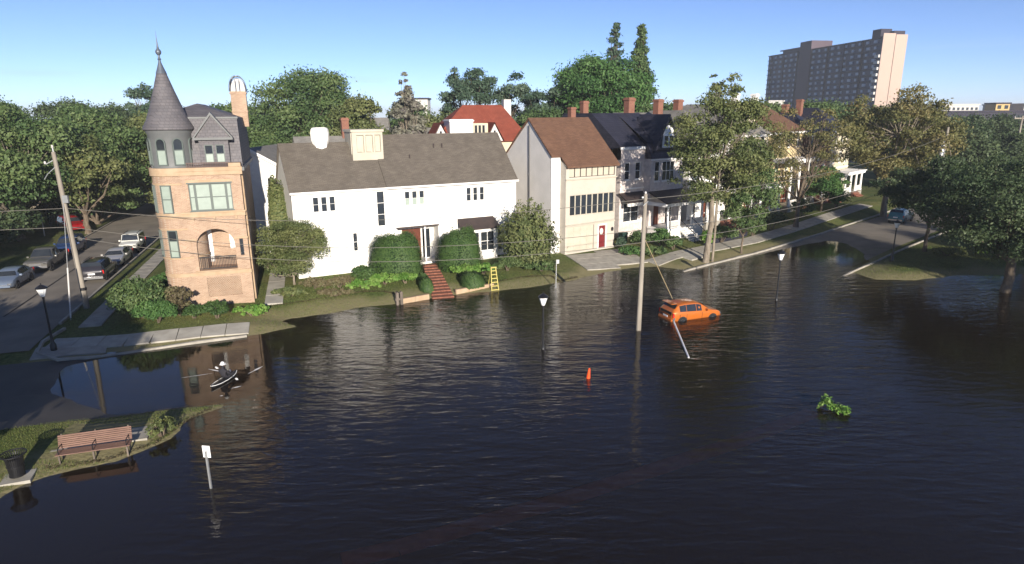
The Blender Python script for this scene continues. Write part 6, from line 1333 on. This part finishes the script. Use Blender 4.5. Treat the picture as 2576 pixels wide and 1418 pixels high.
# brick path under the water, low dark garden wall before the porch house
b = MB(); pts = [(-5.43, 16.96), (-3.79, 17.62), (-1.79, 18.62), (2.03, 20.43), (6.6, 22.86), (9.8, 24.6), (14.37, 27.39)]
P_ = [Vector(p) for p in pts]
for i in range(len(P_)-1):
    d = (P_[i+1]-P_[i]).normalized(); nrm = Vector((d.y, -d.x)); za, zc = -.045-.032*i, -.045-.032*(i+1); b.quad((*(P_[i]-nrm*.42), za), (*(P_[i]+nrm*.42), za), (*(P_[i+1]+nrm*.42), zc), (*(P_[i+1]-nrm*.42), zc))
mat('drowned_brick', (0.80, 0.24, 0.13), (0.62, 0.17, 0.09), scale=3)
tag(b.build('submerged_path', M['drowned_brick']), kind='structure')
GWL = empty('garden_wall', (18.2, 61.9, .2), azr(50), 'low dark garden wall along the pavement right of the white stairs', 'wall')
for k in range(5):
    b = MB(); b.box(2.0+k*1.6, 2.0+k*1.6+1.58, -.12, .12, -.2, .75); b.build('wall_block', M['dark_slate'], GWL)

# foam on the kayak's wake and a wrack line of leaves and straw on the lawn
b = MB(); g = np.random.default_rng(9)
for (x0, y0, x1, y1, w_) in [(-16.9, 32.6, -15.9, 32.2, .05), (-14.4, 31.9, -14.0, 33.0, .07), (-14.5, 30.0, -14.1, 30.3, .05), (-14.7, 29.1, -14.55, 29.15, .05), (-17.8, 31.4, -16.4, 32.0, .03), (-15.7, 32.6, -15.45, 32.1, .05)]:
    n = 9; L0 = []; R0 = []
    for k in range(n):
        t = k/(n-1); px_, py_ = x0+(x1-x0)*t, y0+(y1-y0)*t; d = Vector((x1-x0, y1-y0)).normalized(); ww = w_*math.sin(math.pi*(t*.9+.05))*g.uniform(.4, 1.2); L0.append((px_-d.y*ww, py_+d.x*ww, .008)); R0.append((px_+d.y*ww, py_-d.x*ww, .008))
    b.add(L0+R0, [(i, n+i, n+i+1, i+1) for i in range(n-1)])
tag(b.build('foam', M['kayak_white']), 'white flecks of foam on the wake of the kayak', 'foam', kind='stuff')
def wrack(pts, n, seed, lab):
    g = np.random.default_rng(seed); P = np.array(pts); t = g.uniform(0, len(P)-1.001, n); i = t.astype(int); f = (t-i)[:, None]
    Q = P[i]*(1-f)+P[i+1]*f + g.normal(0, .07, (n, 2)); Zq = hgt(Q[:, 0], Q[:, 1])+np.abs(g.normal(0, .03, n))+.01
    o = leaf_cloud('wrack_line', np.stack([Q[:, 0], Q[:, 1], Zq], 1), np.tile([0, 0, 1.], (n, 1)), .055, seed, aspect=.3, jitter=.4, m_=M['wrack']); tag(o, lab, 'debris', kind='stuff')
leafmat('wrack', (0.020, 0.015, 0.008), (0.05, 0.038, 0.02), (0.10, 0.08, 0.045), trans=0)
wrack([(-17.4, 43.6), (-15.2, 44.6), (-13.4, 46.0), (-11.6, 47.1), (-9.9, 47.2), (-8.6, 46.6)], 1500, 31, 'dark line of washed-up leaves curving over the left lawn')
wrack([(-1.2, 50.3), (1.4, 51.8), (3.4, 52.2), (4.0, 51.0), (5.6, 52.4)], 1100, 32, 'dark line of washed-up leaves on the lawn by the feathery shrub')
wrack([(-18.6, 22.3), (-16.6, 23.0), (-15.3, 24.4), (-15.1, 26.4), (-14.4, 27.7)], 600, 33, 'leaf litter at the water edge round the bench')

# thin haze over the whole place
hz = bpy.data.materials.new('haze'); hz.use_nodes = True; N = hz.node_tree.nodes
for n in list(N): N.remove(n)
out = N.new('ShaderNodeOutputMaterial'); pvn = N.new('ShaderNodeVolumePrincipled'); pvn.inputs['Color'].default_value = (0.86, 0.92, 1.0, 1); pvn.inputs['Density'].default_value = 0.00032; pvn.inputs['Anisotropy'].default_value = 0.0
hz.node_tree.links.new(pvn.outputs[0], out.inputs['Volume'])
b = MB(); b.box(-4600, 4600, -4600, 4600, -3.0, 58.0); tag(b.build('haze', hz), 'thin pale haze over the whole place', 'haze', kind='stuff')
